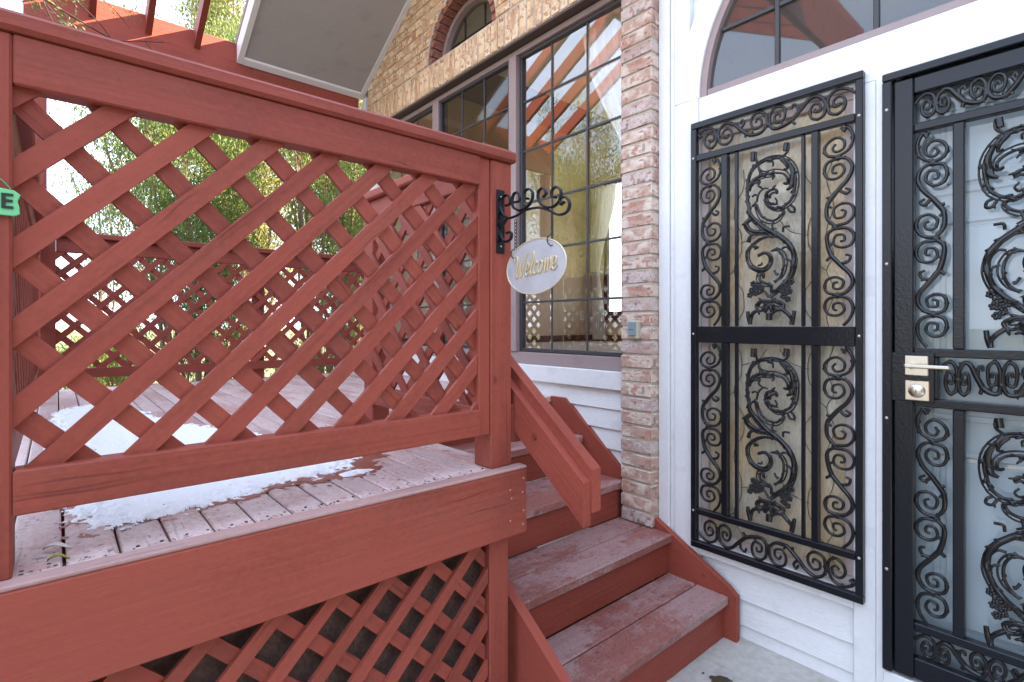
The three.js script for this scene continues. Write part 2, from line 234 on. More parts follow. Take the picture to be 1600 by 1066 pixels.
// ---------------------------------------------------------------- ground
const lawnTex = tex(512, 512, (u, v) => { const a = fbm(u * 8, v * 8, 8, 8, 61), b = fbm(u * 90, v * 90, 90, 90, 62, 3); return mix3([0.10, 0.12, 0.035], [0.24, 0.20, 0.11], clamp(smooth(0.42, 0.62, a) * 0.7 + (b - 0.5) * 0.8 + 0.1)); }, 6, 6, true);
{
  const g = new THREE.PlaneGeometry(500, 500); g.rotateX(-Math.PI / 2); const uv = g.attributes.uv; for (let i = 0; i < uv.count; i++) uv.setXY(i, uv.getX(i) * 500, uv.getY(i) * 500);
  structure('lawn', g.translate(0, -0.05, 0), new THREE.MeshStandardMaterial({ map: lawnTex, roughness: 1 }));
}
const concC = tex(512, 512, (u, v) => { const a = fbm(u * 4, v * 4, 4, 4, 71), b = fbm(u * 80, v * 80, 80, 80, 72, 3), st = smooth(0.62, 0.74, fbm(u * 7, v * 7, 7, 7, 75, 4)), k = 0.37 + 0.07 * a + 0.14 * (b - 0.5) - 0.05 * st; return [k, k * 0.94, k * 0.85]; }, 1.6, 1.6, true);
const CONC = new THREE.MeshStandardMaterial({ map: concC, bumpMap: ironB, bumpScale: 0.0012, roughness: 0.9 });
structure('porch_slab', span(-1.30, 3.4, -0.14, 0, -2.30, 0.55, 0.01, false), CONC);
structure('front_walk', span(-1.10, 3.4, -0.16, -0.02, 0.56, 2.59, 0.01, false), CONC);

structure('driveway', span(-3.2, 9, -0.16, -0.03, 2.6, 17, 0.01, false), new THREE.MeshStandardMaterial({ color: lin(0.10, 0.10, 0.10), map: whiteN, bumpMap: ironB, bumpScale: 0.004, roughness: 0.95 }));
structure('bare_soil', span(-4.6, -1.3, -0.09, -0.03, -2.25, 0.3, 0.004, false), new THREE.MeshStandardMaterial({ color: lin(0.13, 0.09, 0.06), map: whiteN, roughness: 1 }));

// ---------------------------------------------------------------- house: interior shell (walls with thickness, lit by daylight through the windows)
const BEIGE = new THREE.MeshStandardMaterial({ color: lin(0.62, 0.50, 0.36), map: whiteN, roughness: 0.9 });
const CEIL = new THREE.MeshStandardMaterial({ color: lin(0.75, 0.72, 0.68), roughness: 0.9 });
const carpetC = tex(256, 256, (u, v) => { const a = fbm(u * 60, v * 60, 60, 60, 81, 3), k = 0.30 + 0.3 * a; return [k, k * 0.87, k * 0.72]; }, 0.7, 0.7, true);
const CARPET = new THREE.MeshStandardMaterial({ map: carpetC, bumpMap: ironB, bumpScale: 0.006, roughness: 1 });
const BASE = new THREE.MeshStandardMaterial({ color: lin(0.06, 0.028, 0.02), roughness: 0.5 });
structure('room_floor', span(-4.45, -1.56, 1.0, 1.14, -5.2, -2.275, 0.002, false), CARPET);
structure('room_ceiling', span(-4.6, 1.6, 3.85, 3.95, -5.35, -2.27, 0.002, false), CEIL);
structure('side_wall', span(-4.6, -4.45, -0.05, 3.84, -5.35, -2.27, 0.002, false), BEIGE);
structure('partition_wall', span(-1.56, -1.50, -0.05, 3.84, -5.2, -2.275, 0.002, false), BEIGE);
structure('hall_end_wall', span(1.5, 1.6, -0.05, 3.84, -5.2, -2.27, 0.002, false), BEIGE);
structure('hall_floor', span(-1.50, 1.5, 0.0, 0.12, -5.2, -2.275, 0.002, false), new THREE.MeshStandardMaterial({ color: lin(0.36, 0.24, 0.14), roughness: 0.4 }));
{ // back wall with window openings
  const s = new THREE.Shape([[-4.45, -0.05], [1.5, -0.05], [1.5, 3.84], [-4.45, 3.84]].map((p) => new THREE.Vector2(...p)));
  for (const [a, b, c, d] of [[-4.30, -2.95, 1.46, 3.15], [-2.75, -1.70, 1.46, 3.15], [-1.4, -0.6, 1.9, 3.2]]) s.holes.push(new THREE.Path([[a, c], [a, d], [b, d], [b, c]].map((p) => new THREE.Vector2(...p))));
  structure('back_wall', new THREE.ExtrudeGeometry(s, { depth: 0.15, bevelEnabled: false }).translate(0, 0, -5.35), BEIGE);
}
function backWindow(x0, x1, y0, y1, label) {
  const t = thing('back_window', label, 'window', 'windows in the back wall of the house');
  for (const [a, b, c, d] of [[x0, x1, y0, y0 + 0.05], [x0, x1, y1 - 0.05, y1], [x0, x0 + 0.05, y0 + 0.05, y1 - 0.05], [x1 - 0.05, x1, y0 + 0.05, y1 - 0.05], [(x0 + x1) / 2 - 0.02, (x0 + x1) / 2 + 0.02, y0 + 0.05, y1 - 0.05]]) part('frame_bar', span(a, b, c, d, -5.30, -5.25), DARKFRAME, t);
  part('pane', new THREE.PlaneGeometry(x1 - x0 - 0.1, y1 - y0 - 0.1).translate((x0 + x1) / 2, (y0 + y1) / 2, -5.275), new THREE.MeshPhysicalMaterial({ transmission: 1, roughness: 0, ior: 1.4 }), t);
}
backWindow(-4.30, -2.95, 1.46, 3.15, 'dark framed window behind the tied white drape inside the room');
backWindow(-2.75, -1.70, 1.46, 3.15, 'added unseen window behind the brick pier, lets more daylight into the room');  // added out of view to brighten the room
backWindow(-1.4, -0.6, 1.9, 3.2, 'added unseen high window, lets daylight into the hall behind the front door');  // also added, unseen, so that the hall gets light
for (const [a, b, c, d] of [[-4.449, -4.435, -5.2, -2.3], [-4.435, -1.57, -5.199, -5.185]]) single('baseboard', span(a, b, 1.141, 1.215, c, d), BASE, a === -4.449 ? 'dark wooden baseboard along the beige wall with the outlet' : 'dark wooden baseboard under the tied white drape', 'baseboard', 'baseboards');
single('window_apron', span(-4.32, -2.93, 1.40, 1.455, -5.199, -5.16), BASE, 'dark wooden sill under the window behind the tied drape', 'sill');
{
  const t = thing('wall_outlet', 'white outlet cover on the beige wall above the baseboard', 'outlet');
  part('cover', span(-4.449, -4.44, 1.40, 1.52, -5.04, -4.96, 0.003), WHITE, t);
  for (const y of [1.435, 1.485]) part('socket', span(-4.4395, -4.437, y - 0.014, y + 0.014, -5.014, -4.986, 0.001), new THREE.MeshStandardMaterial({ color: lin(0.5, 0.48, 0.42) }), t);
}
// curtains: folded sheets
const SHEER = new THREE.MeshPhysicalMaterial({ color: lin(0.82, 0.80, 0.74), transmission: 0.45, thickness: 0, roughness: 1 });
function curtain(xl, xr, ys, z, folds, amp) {   // xl, xr functions of y
  const nx = 90, ny = 50, pos = [], uv = [], idx = [];
  for (let j = 0; j <= ny; j++) { const y = mix(ys[0], ys[1], j / ny); for (let i = 0; i <= nx; i++) { const t = i / nx, x = mix(xl(y), xr(y), t); pos.push(x, y, z + amp * (Math.sin(t * folds * 6.283) + 0.35 * Math.sin(t * folds * 2.3 * 6.283 + 1))); uv.push(t, j / ny); if (i < nx && j < ny) { const q = j * (nx + 1) + i; idx.push(q, q + 1, q + nx + 1, q + 1, q + nx + 2, q + nx + 1); } } }
  return geo(pos, uv, idx);
}
{
  const w = (y) => y > 2.0 ? 0.06 + 0.17 * smooth(2.0, 3.0, y) : 0.06 + 0.055 * smooth(2.0, 1.3, y);
  const t = thing('tied_drape', 'white drape gathered with a tie beside the window inside', 'curtain');
  part('cloth', curtain((y) => -4.40 + (y > 2 ? 0.02 * smooth(2, 1.9, y) : 0.03), (y) => -4.36 + w(y) * 1.5, [3.05, 1.16], -5.12, 6, 0.018), SHEER, t);
  part('tie', new THREE.TorusGeometry(0.075, 0.012, 6, 20).scale(1, 1, 0.5).rotateX(Math.PI / 2).translate(-4.31, 2.0, -5.12), WHITE, t);
  single('sheer_curtain', curtain((y) => mix(-1.66, -2.06, smooth(2.0, 3.05, y) ** 0.8), (y) => -1.57, [3.05, 1.98], -2.33, 7, 0.012), SHEER, 'sheer white curtain swept aside behind the large window pane beside the brick pier', 'curtain');
}

// ---------------------------------------------------------------- roofs
const SL = 0.538, rake = (x) => 3.43 + SL * (x + 4.608);
const along = (x0, x1, dy0, dy1, z0, z1) => prism([[x0, rake(x0) + dy0], [x1, rake(x1) + dy0], [x1, rake(x1) + dy1], [x0, rake(x0) + dy1]], z0, z1, onZplane);
{
  const t = thing('eave_roof', 'grey soffit eave with white edge trim over the brick gable wall', 'roof');
  part('soffit_panel', along(-4.56, -2.95, 0.012, 0.03, -2.147, -1.13), SOFFIT, t);
  part('edge_trim', along(-4.61, -2.95, -0.004, 0.15, -1.129, -1.089), TRIMGREY, t);
  part('edge_trim', along(-4.61, -4.561, -0.006, 0.15, -2.20, -1.13), TRIMGREY, t);
  part('wall_trim', along(-4.558, -2.95, -0.012, 0.011, -2.1465, -2.11), TRIMGREY, t);
  part('roof_sheathing', along(-4.63, -2.95, 0.151, 0.20, -5.5, -1.085), new THREE.MeshStandardMaterial({ color: lin(0.24, 0.19, 0.16), roughness: 0.95 }), t);
  part('corner_trim', span(-4.60, -4.545, 3.0, 3.425, -2.20, -2.146), TRIMGREY, t);
}
{
  const t = thing('house_roof', 'brown shingled main roof of the house rising behind the walls', 'roof');
  const SH = new THREE.MeshStandardMaterial({ color: lin(0.10, 0.08, 0.07), roughness: 0.95 });
  part('slope', prism([[-2.12, 4.16], [-5.4, 5.9], [-5.4, 6.05], [-2.12, 4.31]], -2.94, 4.6, onXplane), SH, t);
  part('slope', prism([[-5.401, 5.9], [-8.7, 4.16], [-8.7, 4.31], [-5.401, 6.05]], -2.94, 4.6, onXplane), SH, t);
  part('upper_wall', prism([[-5.35, 3.955], [-2.275, 3.955], [-2.275, 4.23], [-5.35, 5.86]], -2.935, -2.85, onXplane), SIDING, t);
  part('fascia', span(-2.94, 4.6, 4.12, 4.30, -2.118, -2.085), WHITE, t);
}
{
  const t = thing('pergola', 'red stained pergola beam with sloping rafters joining the eave', 'pergola');
  part('beam', span(-4.665, -4.62, 3.19, 3.585, -2.12, 0.16, 0.005), RED[2], t);
  for (const z of [-0.814, -0.508, -0.189, 0.125]) part('rafter', along(-4.618, -3.03, 0.02, 0.17, z - 0.02, z + 0.02), RED[1], t);
  for (const z of [-0.814, -0.508, -0.189, 0.125]) part('rafter', prism([[-2.955, 4.34], [-1.34, 3.47], [-1.34, 3.62], [-2.955, 4.49]], z - 0.02, z + 0.02, onZplane), RED[1], t);
  part('ridge_beam', span(-3.02, -2.96, 4.12, 4.52, -1.08, 0.17), RED[1], t);
  part('beam', span(-1.335, -1.29, 3.19, 3.585, -2.12, 0.16, 0.005), RED[2], t);
  part('post', span(-1.36, -1.275, -0.05, 3.188, 0.20, 0.285, 0.005), RED[1], t);
  part('post', span(-4.72, -4.625, -0.05, 3.188, 0.045, 0.135, 0.005), RED[2], t);
}

// ---------------------------------------------------------------- brick gable wall and pier
const COURSE = 0.069, ZB = -2.147;
const AX = -3.07, AY = 3.315, AR = 0.365;
{
  const t = thing('brick_gable_wall', 'brick gable wall, warm light put into its tan colour, with soldier course above the wide window', 'wall');
  const s = new THREE.Shape([[-4.50, 3.102], [-1.47, 3.102], [-1.47, 4.2], [-2.9, 4.28], [-3.1, rake(-3.1) + 0.09], [-4.50, rake(-4.5) + 0.09]].map((p) => new THREE.Vector2(...p)));
  const h = new THREE.Path(); h.moveTo(AX - AR - 0.05, AY); h.lineTo(AX - AR - 0.05, AY); for (let i = 0; i <= 24; i++) { const a = Math.PI - i / 24 * Math.PI; h.lineTo(AX + (AR + 0.05) * Math.cos(a), AY + (AR + 0.05) * Math.sin(a)); } s.holes.push(h);
  part('mortar', new THREE.ExtrudeGeometry(s, { depth: 0.115, bevelEnabled: false }).translate(0, 0, ZB - 0.122), MORTAR, t);
  part('lintel', span(-4.35, -1.655, 3.082, 3.101, ZB - 0.10, ZB + 0.002), new THREE.MeshStandardMaterial({ color: lin(0.07, 0.045, 0.035), roughness: 0.6 }), t);
  const variants = (w, hh, d) => [0, 1, 2, 3].map(() => cbox(w, hh, d, 0.003));
  const sol = variants(0.058, 0.195, 0.03), run = variants(0.18, 0.059, 0.03), cache = {};
  for (let x = -4.495 + 0.034; x < -1.49; x += COURSE) { const m = part('brick', sol[Math.floor(rnd() * 4)], WARMLITBRICK[Math.floor(rnd() * 2)], t); m.position.set(x, 3.208, ZB - 0.015 + rr(-0.003, 0.002)); m.rotation.z = rr(-0.012, 0.012); }
  let row = 0;
  for (let y = 3.317; y < 4.16; y += COURSE, row++) {
    const yc = y + COURSE / 2, xr = Math.max(-4.495, (y + 0.03 - 3.43) / SL - 4.608), dy = yc - AY, Ro = AR + 0.05, hw = dy < Ro ? Math.sqrt(Ro * Ro - dy * dy) : 0;
    for (let x = -4.6 + (row % 2) * 0.095; x < -1.47; x += 0.19) {
      const segs = []; const a = Math.max(x + 0.005, xr), b = Math.min(x + 0.185, -1.472);
      if (hw > 0) { if (a < AX - hw) segs.push([a, Math.min(b, AX - hw - 0.006)]); if (b > AX + hw) segs.push([Math.max(a, AX + hw + 0.006), b]); } else segs.push([a, b]);
      for (const [p, q] of segs) {
        const w = q - p; if (w < 0.02) continue;
        const full = w > 0.178, k = Math.round(w * 100), g = full ? run[Math.floor(rnd() * 4)] : (cache[k] ??= cbox(w, 0.059, 0.03, 0.003));
        const m = part('brick', g, WARMLITBRICK[Math.floor(rnd() * 2)], t); m.position.set((p + q) / 2, yc, ZB - 0.015 + rr(-0.0035, 0.0025));
      }
    }
  }
  const n = 19, vg = cbox(0.042, 0.054, 0.105, 0.003);
  for (let i = 0; i < n; i++) { const a = (i + 0.5) / n * Math.PI, m = part('arch_brick', vg, ARCHBRICK, t); m.position.set(AX + (AR + 0.022) * Math.cos(a), AY + (AR + 0.022) * Math.sin(a), ZB - 0.064); m.rotation.z = a; }
}
{
  const t = thing('brick_pier', 'narrow whitewashed brick pier between the wide window and the entry', 'pier');
  part('mortar', span(-1.646, -1.4765, 0.37, 3.10, -2.27, ZB - 0.007, 0.001), MORTAR, t);
  const fg = [0, 1, 2, 3, 4, 5].map(() => cbox(0.181, 0.058, 0.10, 0.0035));
  for (let k = 0, y = 0.371; y + 0.06 < 3.102; y += COURSE, k++) { const m = part('brick', fg[Math.floor(rnd() * 6)], PIERBRICK[Math.floor(rnd() * 3)], t); m.position.set(-1.5615 + rr(-0.002, 0.002), y + 0.03, ZB - 0.05 + rr(-0.003, 0.003)); m.rotation.y = (rnd() < 0.5 ? Math.PI : 0) + rr(-0.008, 0.008); }
}
{ // arched window
  const t = thing('arched_window', 'small half round window in the brick gable above the wide window', 'window');
  const ring = (r0, r1, z0, z1) => { const s = new THREE.Shape(); s.absarc(AX, AY, r1, 0, Math.PI, false); s.lineTo(AX - r0, AY); s.absarc(AX, AY, r0, Math.PI, 0, true); return new THREE.ExtrudeGeometry(s, { depth: z1 - z0, bevelEnabled: false, curveSegments: 32 }).translate(0, 0, z0); };
  part('frame', ring(AR - 0.035, AR - 0.001, ZB - 0.17, ZB - 0.10), MAUVE, t);
  part('sill_frame', span(AX - AR + 0.002, AX + AR - 0.002, AY - 0.012, AY + 0.022, ZB - 0.17, ZB - 0.10), MAUVE, t);
  const s = new THREE.Shape(); s.absarc(AX, AY + 0.022, AR - 0.04, 0, Math.PI, false); part('pane', new THREE.ShapeGeometry(s, 24).translate(0, 0, ZB - 0.14), SCREENGLASS, t);
  for (const x of [-0.12, 0.12]) part('muntin', span(AX + x - 0.008, AX + x + 0.008, AY + 0.023, AY + Math.sqrt((AR - 0.04) ** 2 - x * x), ZB - 0.158, ZB - 0.146), DARKFRAME, t);
  for (const y of [0.14]) { const w = Math.sqrt((AR - 0.04) ** 2 - y * y); for (const [a, b] of [[-w, -0.129], [-0.111, 0.111], [0.129, w]]) part('muntin', span(AX + a, AX + b, AY + y - 0.008, AY + y + 0.008, ZB - 0.158, ZB - 0.146), DARKFRAME, t); }
}
// ---------------------------------------------------------------- wide window
{
  const t = thing('wide_window', 'wide three pane window with dark grid bars and mauve frame beside the brick pier', 'window');
  const Z0 = -2.285, Z1 = -2.205, x0 = -4.36, x1 = -1.655;
  part('head', span(x0, x1, 3.045, 3.08, Z0, Z1), MAUVE, t); part('bottom_rail', span(x0, x1, 1.10, 1.172, Z0, Z1), MAUVE, t);
  part('jamb', span(x0, x0 + 0.05, 1.173, 3.044, Z0, Z1), MAUVE, t); part('jamb', span(x1 - 0.03, x1, 1.173, 3.044, Z0, Z1), MAUVE, t);
  const mull = [[-2.575, -2.505], [-3.48, -3.40]];
  for (const [a, b] of mull) part('mullion', span(a, b, 1.173, 3.044, Z0, Z1 + 0.012), MAUVE, t);
  const bays = [[-2.504, x1 - 0.031, 0], [-3.399, -2.576, 1], [x0 + 0.051, -3.481, 0]];
  for (const [a, b, scr] of bays) {
    const z = scr ? -2.222 : -2.24, f = 0.022;
    const pane = part('pane', new THREE.PlaneGeometry(b - a - 2 * f, 1.87 - 2 * f).translate((a + b) / 2, 2.1085, z), scr ? SCREENGLASS : GLASS, t);
    for (const g of [span(a, b, 3.022, 3.043, z - 0.02, z + 0.016), span(a, b, 1.174, 1.196, z - 0.02, z + 0.016), span(a, a + f, 1.197, 3.021, z - 0.02, z + 0.016), span(b - f, b, 1.197, 3.021, z - 0.02, z + 0.016)]) part('sash', g, DARKFRAME, pane);
    const xs = [a + f + (b - a - 2 * f) / 3, a + f + 2 * (b - a - 2 * f) / 3];
    const vx = scr === 0 && a > -2.6 ? [-2.225, -1.948] : xs;
    for (const x of vx) part('muntin', span(x - 0.006, x + 0.006, 1.197, 3.02, z + 0.0015, z + 0.009, 0.002), DARKFRAME, pane);
    const cuts = [a + f, ...vx.flatMap((x) => [x - 0.0065, x + 0.0065]), b - f];
    for (const y of [2.743, 2.43, 2.103, 1.80, 1.482]) for (let k = 0; k < 6; k += 2) part('muntin', span(cuts[k], cuts[k + 1], y - 0.0065, y + 0.0065, z + 0.002, z + 0.0085, 0.002), DARKFRAME, pane);
  }
}
{
  const t = thing('lap_siding_wall', 'white lap siding wall below the wide window beside the stairs', 'wall');
  part('sill_board', span(-4.40, -1.656, 1.002, 1.099, -2.27, -2.185, 0.004), WHITE, t);
  part('backing', span(-4.5, -1.656, -0.05, 1.0, -2.275, -2.245, 0.001), WHITE, t);
  for (let k = 0; k < 9; k++) { const m = part('siding_board', cbox(2.80, 0.116, 0.014, 0.003), SIDING, t); m.position.set(-3.058, 0.952 - k * 0.1045, -2.222); m.rotation.x = -0.13; }
  part('end_pier', span(-4.5, -4.362, 1.1, 3.10, -2.27, -2.17), WHITE, t);
}
{
  const t = thing('alarm_keypad_box', 'small grey box with blue face mounted on the brick pier', 'box');
  part('case', span(-1.588, -1.530, 1.272, 1.362, ZB - 0.004, ZB + 0.028, 0.006), new THREE.MeshPhysicalMaterial({ color: lin(0.42, 0.38, 0.30), roughness: 0.5 }), t);
  part('face', span(-1.581, -1.541, 1.288, 1.356, ZB + 0.0285, ZB + 0.037, 0.005), new THREE.MeshPhysicalMaterial({ color: lin(0.19, 0.25, 0.28), roughness: 0.35 }), t);
  part('button', span(-1.574, -1.548, 1.317, 1.319, ZB + 0.0372, ZB + 0.0385, 0.0005), DARKFRAME, t);
}

// ---------------------------------------------------------------- white entry wall
const TC = [-0.509, 2.372], TR = 0.752;
{
  const t = thing('entry_wall', 'white painted entry wall of flat boards around sidelight and door', 'wall');
  const B = (n, x0, x1, y0, y1, zf, zb = -2.275) => part(n, span(x0, x1, y0, y1, zb, zf, 0.003), WHITE, t);
  B('corner_board', -1.470, -1.411, 0.2, 4.1, -2.203); B('groove_strip', -1.4095, -1.385, 0.2, 4.1, -2.212); B('upright_board', -1.3835, -1.263, 0.0, 2.3695, -2.206); B('upright_board', -1.3835, -1.308, 2.371, 4.1, -2.206);
  B('header_board', -1.262, 0.60, 2.2105, 2.369, -2.209); B('apron_board', -1.262, -0.648, 0.302, 0.372, -2.206); B('upright_board', -0.647, -0.576, 0.0, 2.209, -2.2055);
  B('door_casing', -0.575, -0.5495, 0.0, 2.209, -2.197); B('threshold', -0.549, 0.36, 0.0, 0.14, -2.18); B('door_casing', 0.345, 0.60, 0.0, 2.209, -2.2055);
  // half round surround
  const s = new THREE.Shape(); s.absarc(TC[0], TC[1], TR + 0.105, 0, Math.PI, false); s.lineTo(TC[0] - TR - 0.002, TC[1]); s.absarc(TC[0], TC[1], TR + 0.002, Math.PI, 0, true);
  part('arch_surround', new THREE.ExtrudeGeometry(s, { depth: 0.06, bevelEnabled: true, bevelSize: 0.003, bevelThickness: 0.003, bevelSegments: 1, curveSegments: 48 }).translate(0, 0, -2.27), WHITE, t);
  const q = new THREE.Shape([[-1.3075, 2.3705], [0.6, 2.3705], [0.6, 4.1], [-1.3075, 4.1]].map((p) => new THREE.Vector2(...p))); const hp = new THREE.Path(); hp.moveTo(TC[0] + TR + 0.03, TC[1] + 0.01); hp.absarc(TC[0], TC[1] + 0.01, TR + 0.03, 0, Math.PI, false); q.holes.push(hp);
  part('gable_panel', new THREE.ExtrudeGeometry(q, { depth: 0.02, bevelEnabled: false, curveSegments: 40 }).translate(0, 0, -2.262), SIDING, t);
  part('side_return', span(0.601, 1.6, 0, 4.1, -2.27, -2.21), WHITE, t);
  // siding below the sidelight
  part('panel_backing', span(-1.262, -0.648, 0.0, 0.301, -2.275, -2.262, 0.001), WHITE, t);
  for (const [y0, y1] of [[0.160, 0.298], [0.052, 0.172], [-0.02, 0.062]]) { const m = part('siding_board', cbox(0.610, y1 - y0, 0.014, 0.003), SIDING, t); m.position.set(-0.955, (y0 + y1) / 2, -2.238); m.rotation.x = -0.11; }
}
{ // added unseen block, cuts sky light from the far side of the porch
  const t = thing('added_sky_blocker', 'added unseen tan block with brown roof, blocks sky light across the porch from the deck', 'blocker');
  part('wall', span(2.7, 6.5, -0.05, 3.1, -2.0, 8.5, 0.01, false), new THREE.MeshStandardMaterial({ color: lin(0.42, 0.36, 0.29), map: whiteN, roughness: 0.85 }), t);
  part('roof', prism([[2.3, 3.05], [4.6, 4.4], [6.9, 3.05], [6.9, 3.2], [4.6, 4.55], [2.3, 3.2]], -2.05, 8.8, onZplane), new THREE.MeshStandardMaterial({ color: lin(0.16, 0.12, 0.10), roughness: 0.95 }), t);
}
{ // half round transom
  const t = thing('transom_window', 'large half round window with mauve frame above sidelight and door', 'window');
  const s = new THREE.Shape(); s.absarc(TC[0], TC[1], TR, 0, Math.PI, false); s.lineTo(TC[0] - TR + 0.032, TC[1]); s.absarc(TC[0], TC[1], TR - 0.032, Math.PI, 0, true);
  part('frame', new THREE.ExtrudeGeometry(s, { depth: 0.05, bevelEnabled: false, curveSegments: 48 }).translate(0, 0, -2.268), MAUVE, t);
  part('bottom_rail', span(TC[0] - TR + 0.034, TC[0] + TR - 0.034, TC[1] - 0.001, TC[1] + 0.028, -2.268, -2.219), MAUVE, t);
  const p = new THREE.Shape(); p.absarc(TC[0], TC[1] + 0.02, TR - 0.036, 0, Math.PI, false); part('pane', new THREE.ShapeGeometry(p, 40).translate(0, 0, -2.245), new THREE.MeshPhysicalMaterial({ color: lin(0.5, 0.5, 0.5), transmission: 0.92, roughness: 0.03, ior: 1.7 }), t);
  for (const x of [-0.93, -0.584, -0.24]) { const dx = x - TC[0]; part('muntin', span(x - 0.009, x + 0.009, TC[1] + 0.029, TC[1] + Math.sqrt((TR - 0.036) ** 2 - dx * dx), -2.2435, -2.234), DARKFRAME, t); }
  for (const y of [0.277, 0.52]) { const w = Math.sqrt((TR - 0.036) ** 2 - y * y), xs = [TC[0] - w, ...[-0.93, -0.584, -0.24].filter((x) => Math.abs(x - TC[0]) < w).flatMap((x) => [x - 0.0095, x + 0.0095]), TC[0] + w]; for (let k = 0; k < xs.length; k += 2) part('muntin', span(xs[k], xs[k + 1], TC[1] + y - 0.009, TC[1] + y + 0.009, -2.243, -2.2345), DARKFRAME, t); }
}
{ // sidelight window behind its grille
  const t = thing('sidelight_window', 'tall sidelight of amber obscure leaded glass beside the door', 'window');
  const [x0, x1, y0, y1] = [-1.2615, -0.6475, 0.3725, 2.2095], f = 0.034;
  for (const g of [span(x0, x1, y1 - f, y1, -2.272, -2.232), span(x0, x1, y0, y0 + f, -2.272, -2.232), span(x0, x0 + f, y0 + f + 0.001, y1 - f - 0.001, -2.272, -2.232), span(x1 - f, x1, y0 + f + 0.001, y1 - f - 0.001, -2.272, -2.232)]) part('frame', g, new THREE.MeshPhysicalMaterial({ color: lin(0.50, 0.40, 0.37), map: whiteN, roughness: 0.5 }), t);
  part('pane', new THREE.PlaneGeometry(x1 - x0 - 2 * f, y1 - y0 - 2 * f).translate((x0 + x1) / 2, (y0 + y1) / 2, -2.252), AMBER, t);
  const LEAD = new THREE.MeshStandardMaterial({ color: lin(0.07, 0.06, 0.05), roughness: 0.5, metalness: 0.3 });
  for (const y of [1.88, 1.575, 1.13, 0.72]) part('cross_bar', span(x0 + f, x1 - f, y - 0.011, y + 0.011, -2.2625, -2.255), LEAD, t);
  part('upright_bar', span(-0.963, -0.937, y0 + f, y1 - f, -2.274, -2.2635), LEAD, t);
  for (const sx of [-1, 1]) {
    const X = -0.95 + sx * 0.125, line = (pts) => part('lead_line', stroke(pts.map(([x, y]) => V(X + sx * x, y, -2.250)), 0.0016, 0.0016, { sides: 5, sub: 4 }), LEAD, t);
    for (const yb of [0.42, 0.95, 1.48]) {
      line([[0, yb], [0.035, yb + 0.06], [0.04, yb + 0.12], [0.012, yb + 0.17], [0.012, yb + 0.26], [0.04, yb + 0.32], [0.035, yb + 0.39], [0, yb + 0.45], [0, yb + 0.53]]);
      line([[0.012, yb + 0.215], [-0.06, yb + 0.24], [-0.10, yb + 0.29]]);
      line([[0.10, yb + 0.01], [0.075, yb + 0.07], [0.10, yb + 0.13], [0.075, yb + 0.22], [0.10, yb + 0.32], [0.075, yb + 0.42], [0.10, yb + 0.5]]);
      line([[0.04, yb + 0.10], [0.075, yb + 0.07]]);
    }
  }
}

// ---------------------------------------------------------------- ornamental iron
// acanthus lobes that spring from a stroke on either side
const LOBE = new THREE.SphereGeometry(1, 8, 6);
function barbs(pts, r, gs, len, step) {
  const c = new THREE.CatmullRomCurve3(pts, false, 'centripetal'), L = c.getLength(); let side = 1;
  for (let d = step * 0.6; d < L - step * 0.4; d += step, side = -side) {
    const t = c.getUtoTmapping(0, d), p = c.getPoint(t), T = c.getTangent(t), a = Math.atan2(T.y, T.x) + side * 0.55, k = 0.75 + 0.35 * Math.sin(d * 90);
    gs.push(LOBE.clone().scale(len * 0.5 * k, len * 0.20 * k, len * 0.22).rotateZ(a).translate(p.x + Math.cos(a) * len * 0.42 * k, p.y + Math.sin(a) * len * 0.42 * k, p.z + 0.0025));
  }
}
const solid = (gs) => mergeGeometries(gs.map((g) => { const q = g.index ? g.toNonIndexed() : g; for (const n of Object.keys(q.attributes)) if (!['position', 'normal', 'uv'].includes(n)) q.deleteAttribute(n); return q; }));
function castMotif(cx, yb, z, mirror, sy = 1) {
  const gs = [];
  MOTIF.forEach((m, s) => {
    const pts = []; for (let i = 2; i < m.length; i += 2) pts.push(V(cx + mirror * m[i] / 1000, yb + sy * m[i + 1] / 1000, z + 0.003 * Math.sin(i * 1.7)));
    gs.push(stroke(pts, m[0] / 1000 * (m[0] >= 4 ? 1.8 : 1.6), m[1] / 1000 * (m[1] >= 4 ? 1.8 : 1.65), { sub: 4, sides: 8 }));
    if (pts.length >= 6) {                 // second rib beside the main stem
      const c = new THREE.CatmullRomCurve3(pts, false, 'centripetal'), rib = [];
      for (let i = 0; i <= 12; i++) { const q = i / 12, p = c.getPoint(q), T = c.getTangent(q), o = mirror * (s % 2 ? -1 : 1) * 0.0135 * Math.sin(Math.PI * q); rib.push(V(p.x - T.y * o, p.y + T.x * o, p.z + 0.001)); }
      gs.push(stroke(rib, 0.0036, 0.0030, { sub: 3, sides: 7 }));
    }
    if (pts.length >= 5) barbs(pts, 0, gs, m[0] >= 4 ? 0.024 : 0.016, m[0] >= 4 ? 0.0145 : 0.018);
  });
  for (let i = 0; i < BUDS.length; i += 2) for (let k = 0; k < 5; k++) { const a = k * 1.257 + i; gs.push(new THREE.IcosahedronGeometry(0.0062, 1).translate(cx + mirror * BUDS[i] / 1000 + 0.0075 * Math.cos(a), yb + sy * BUDS[i + 1] / 1000 + 0.0075 * Math.sin(a), z + 0.003)); }
  return solid(gs);
}
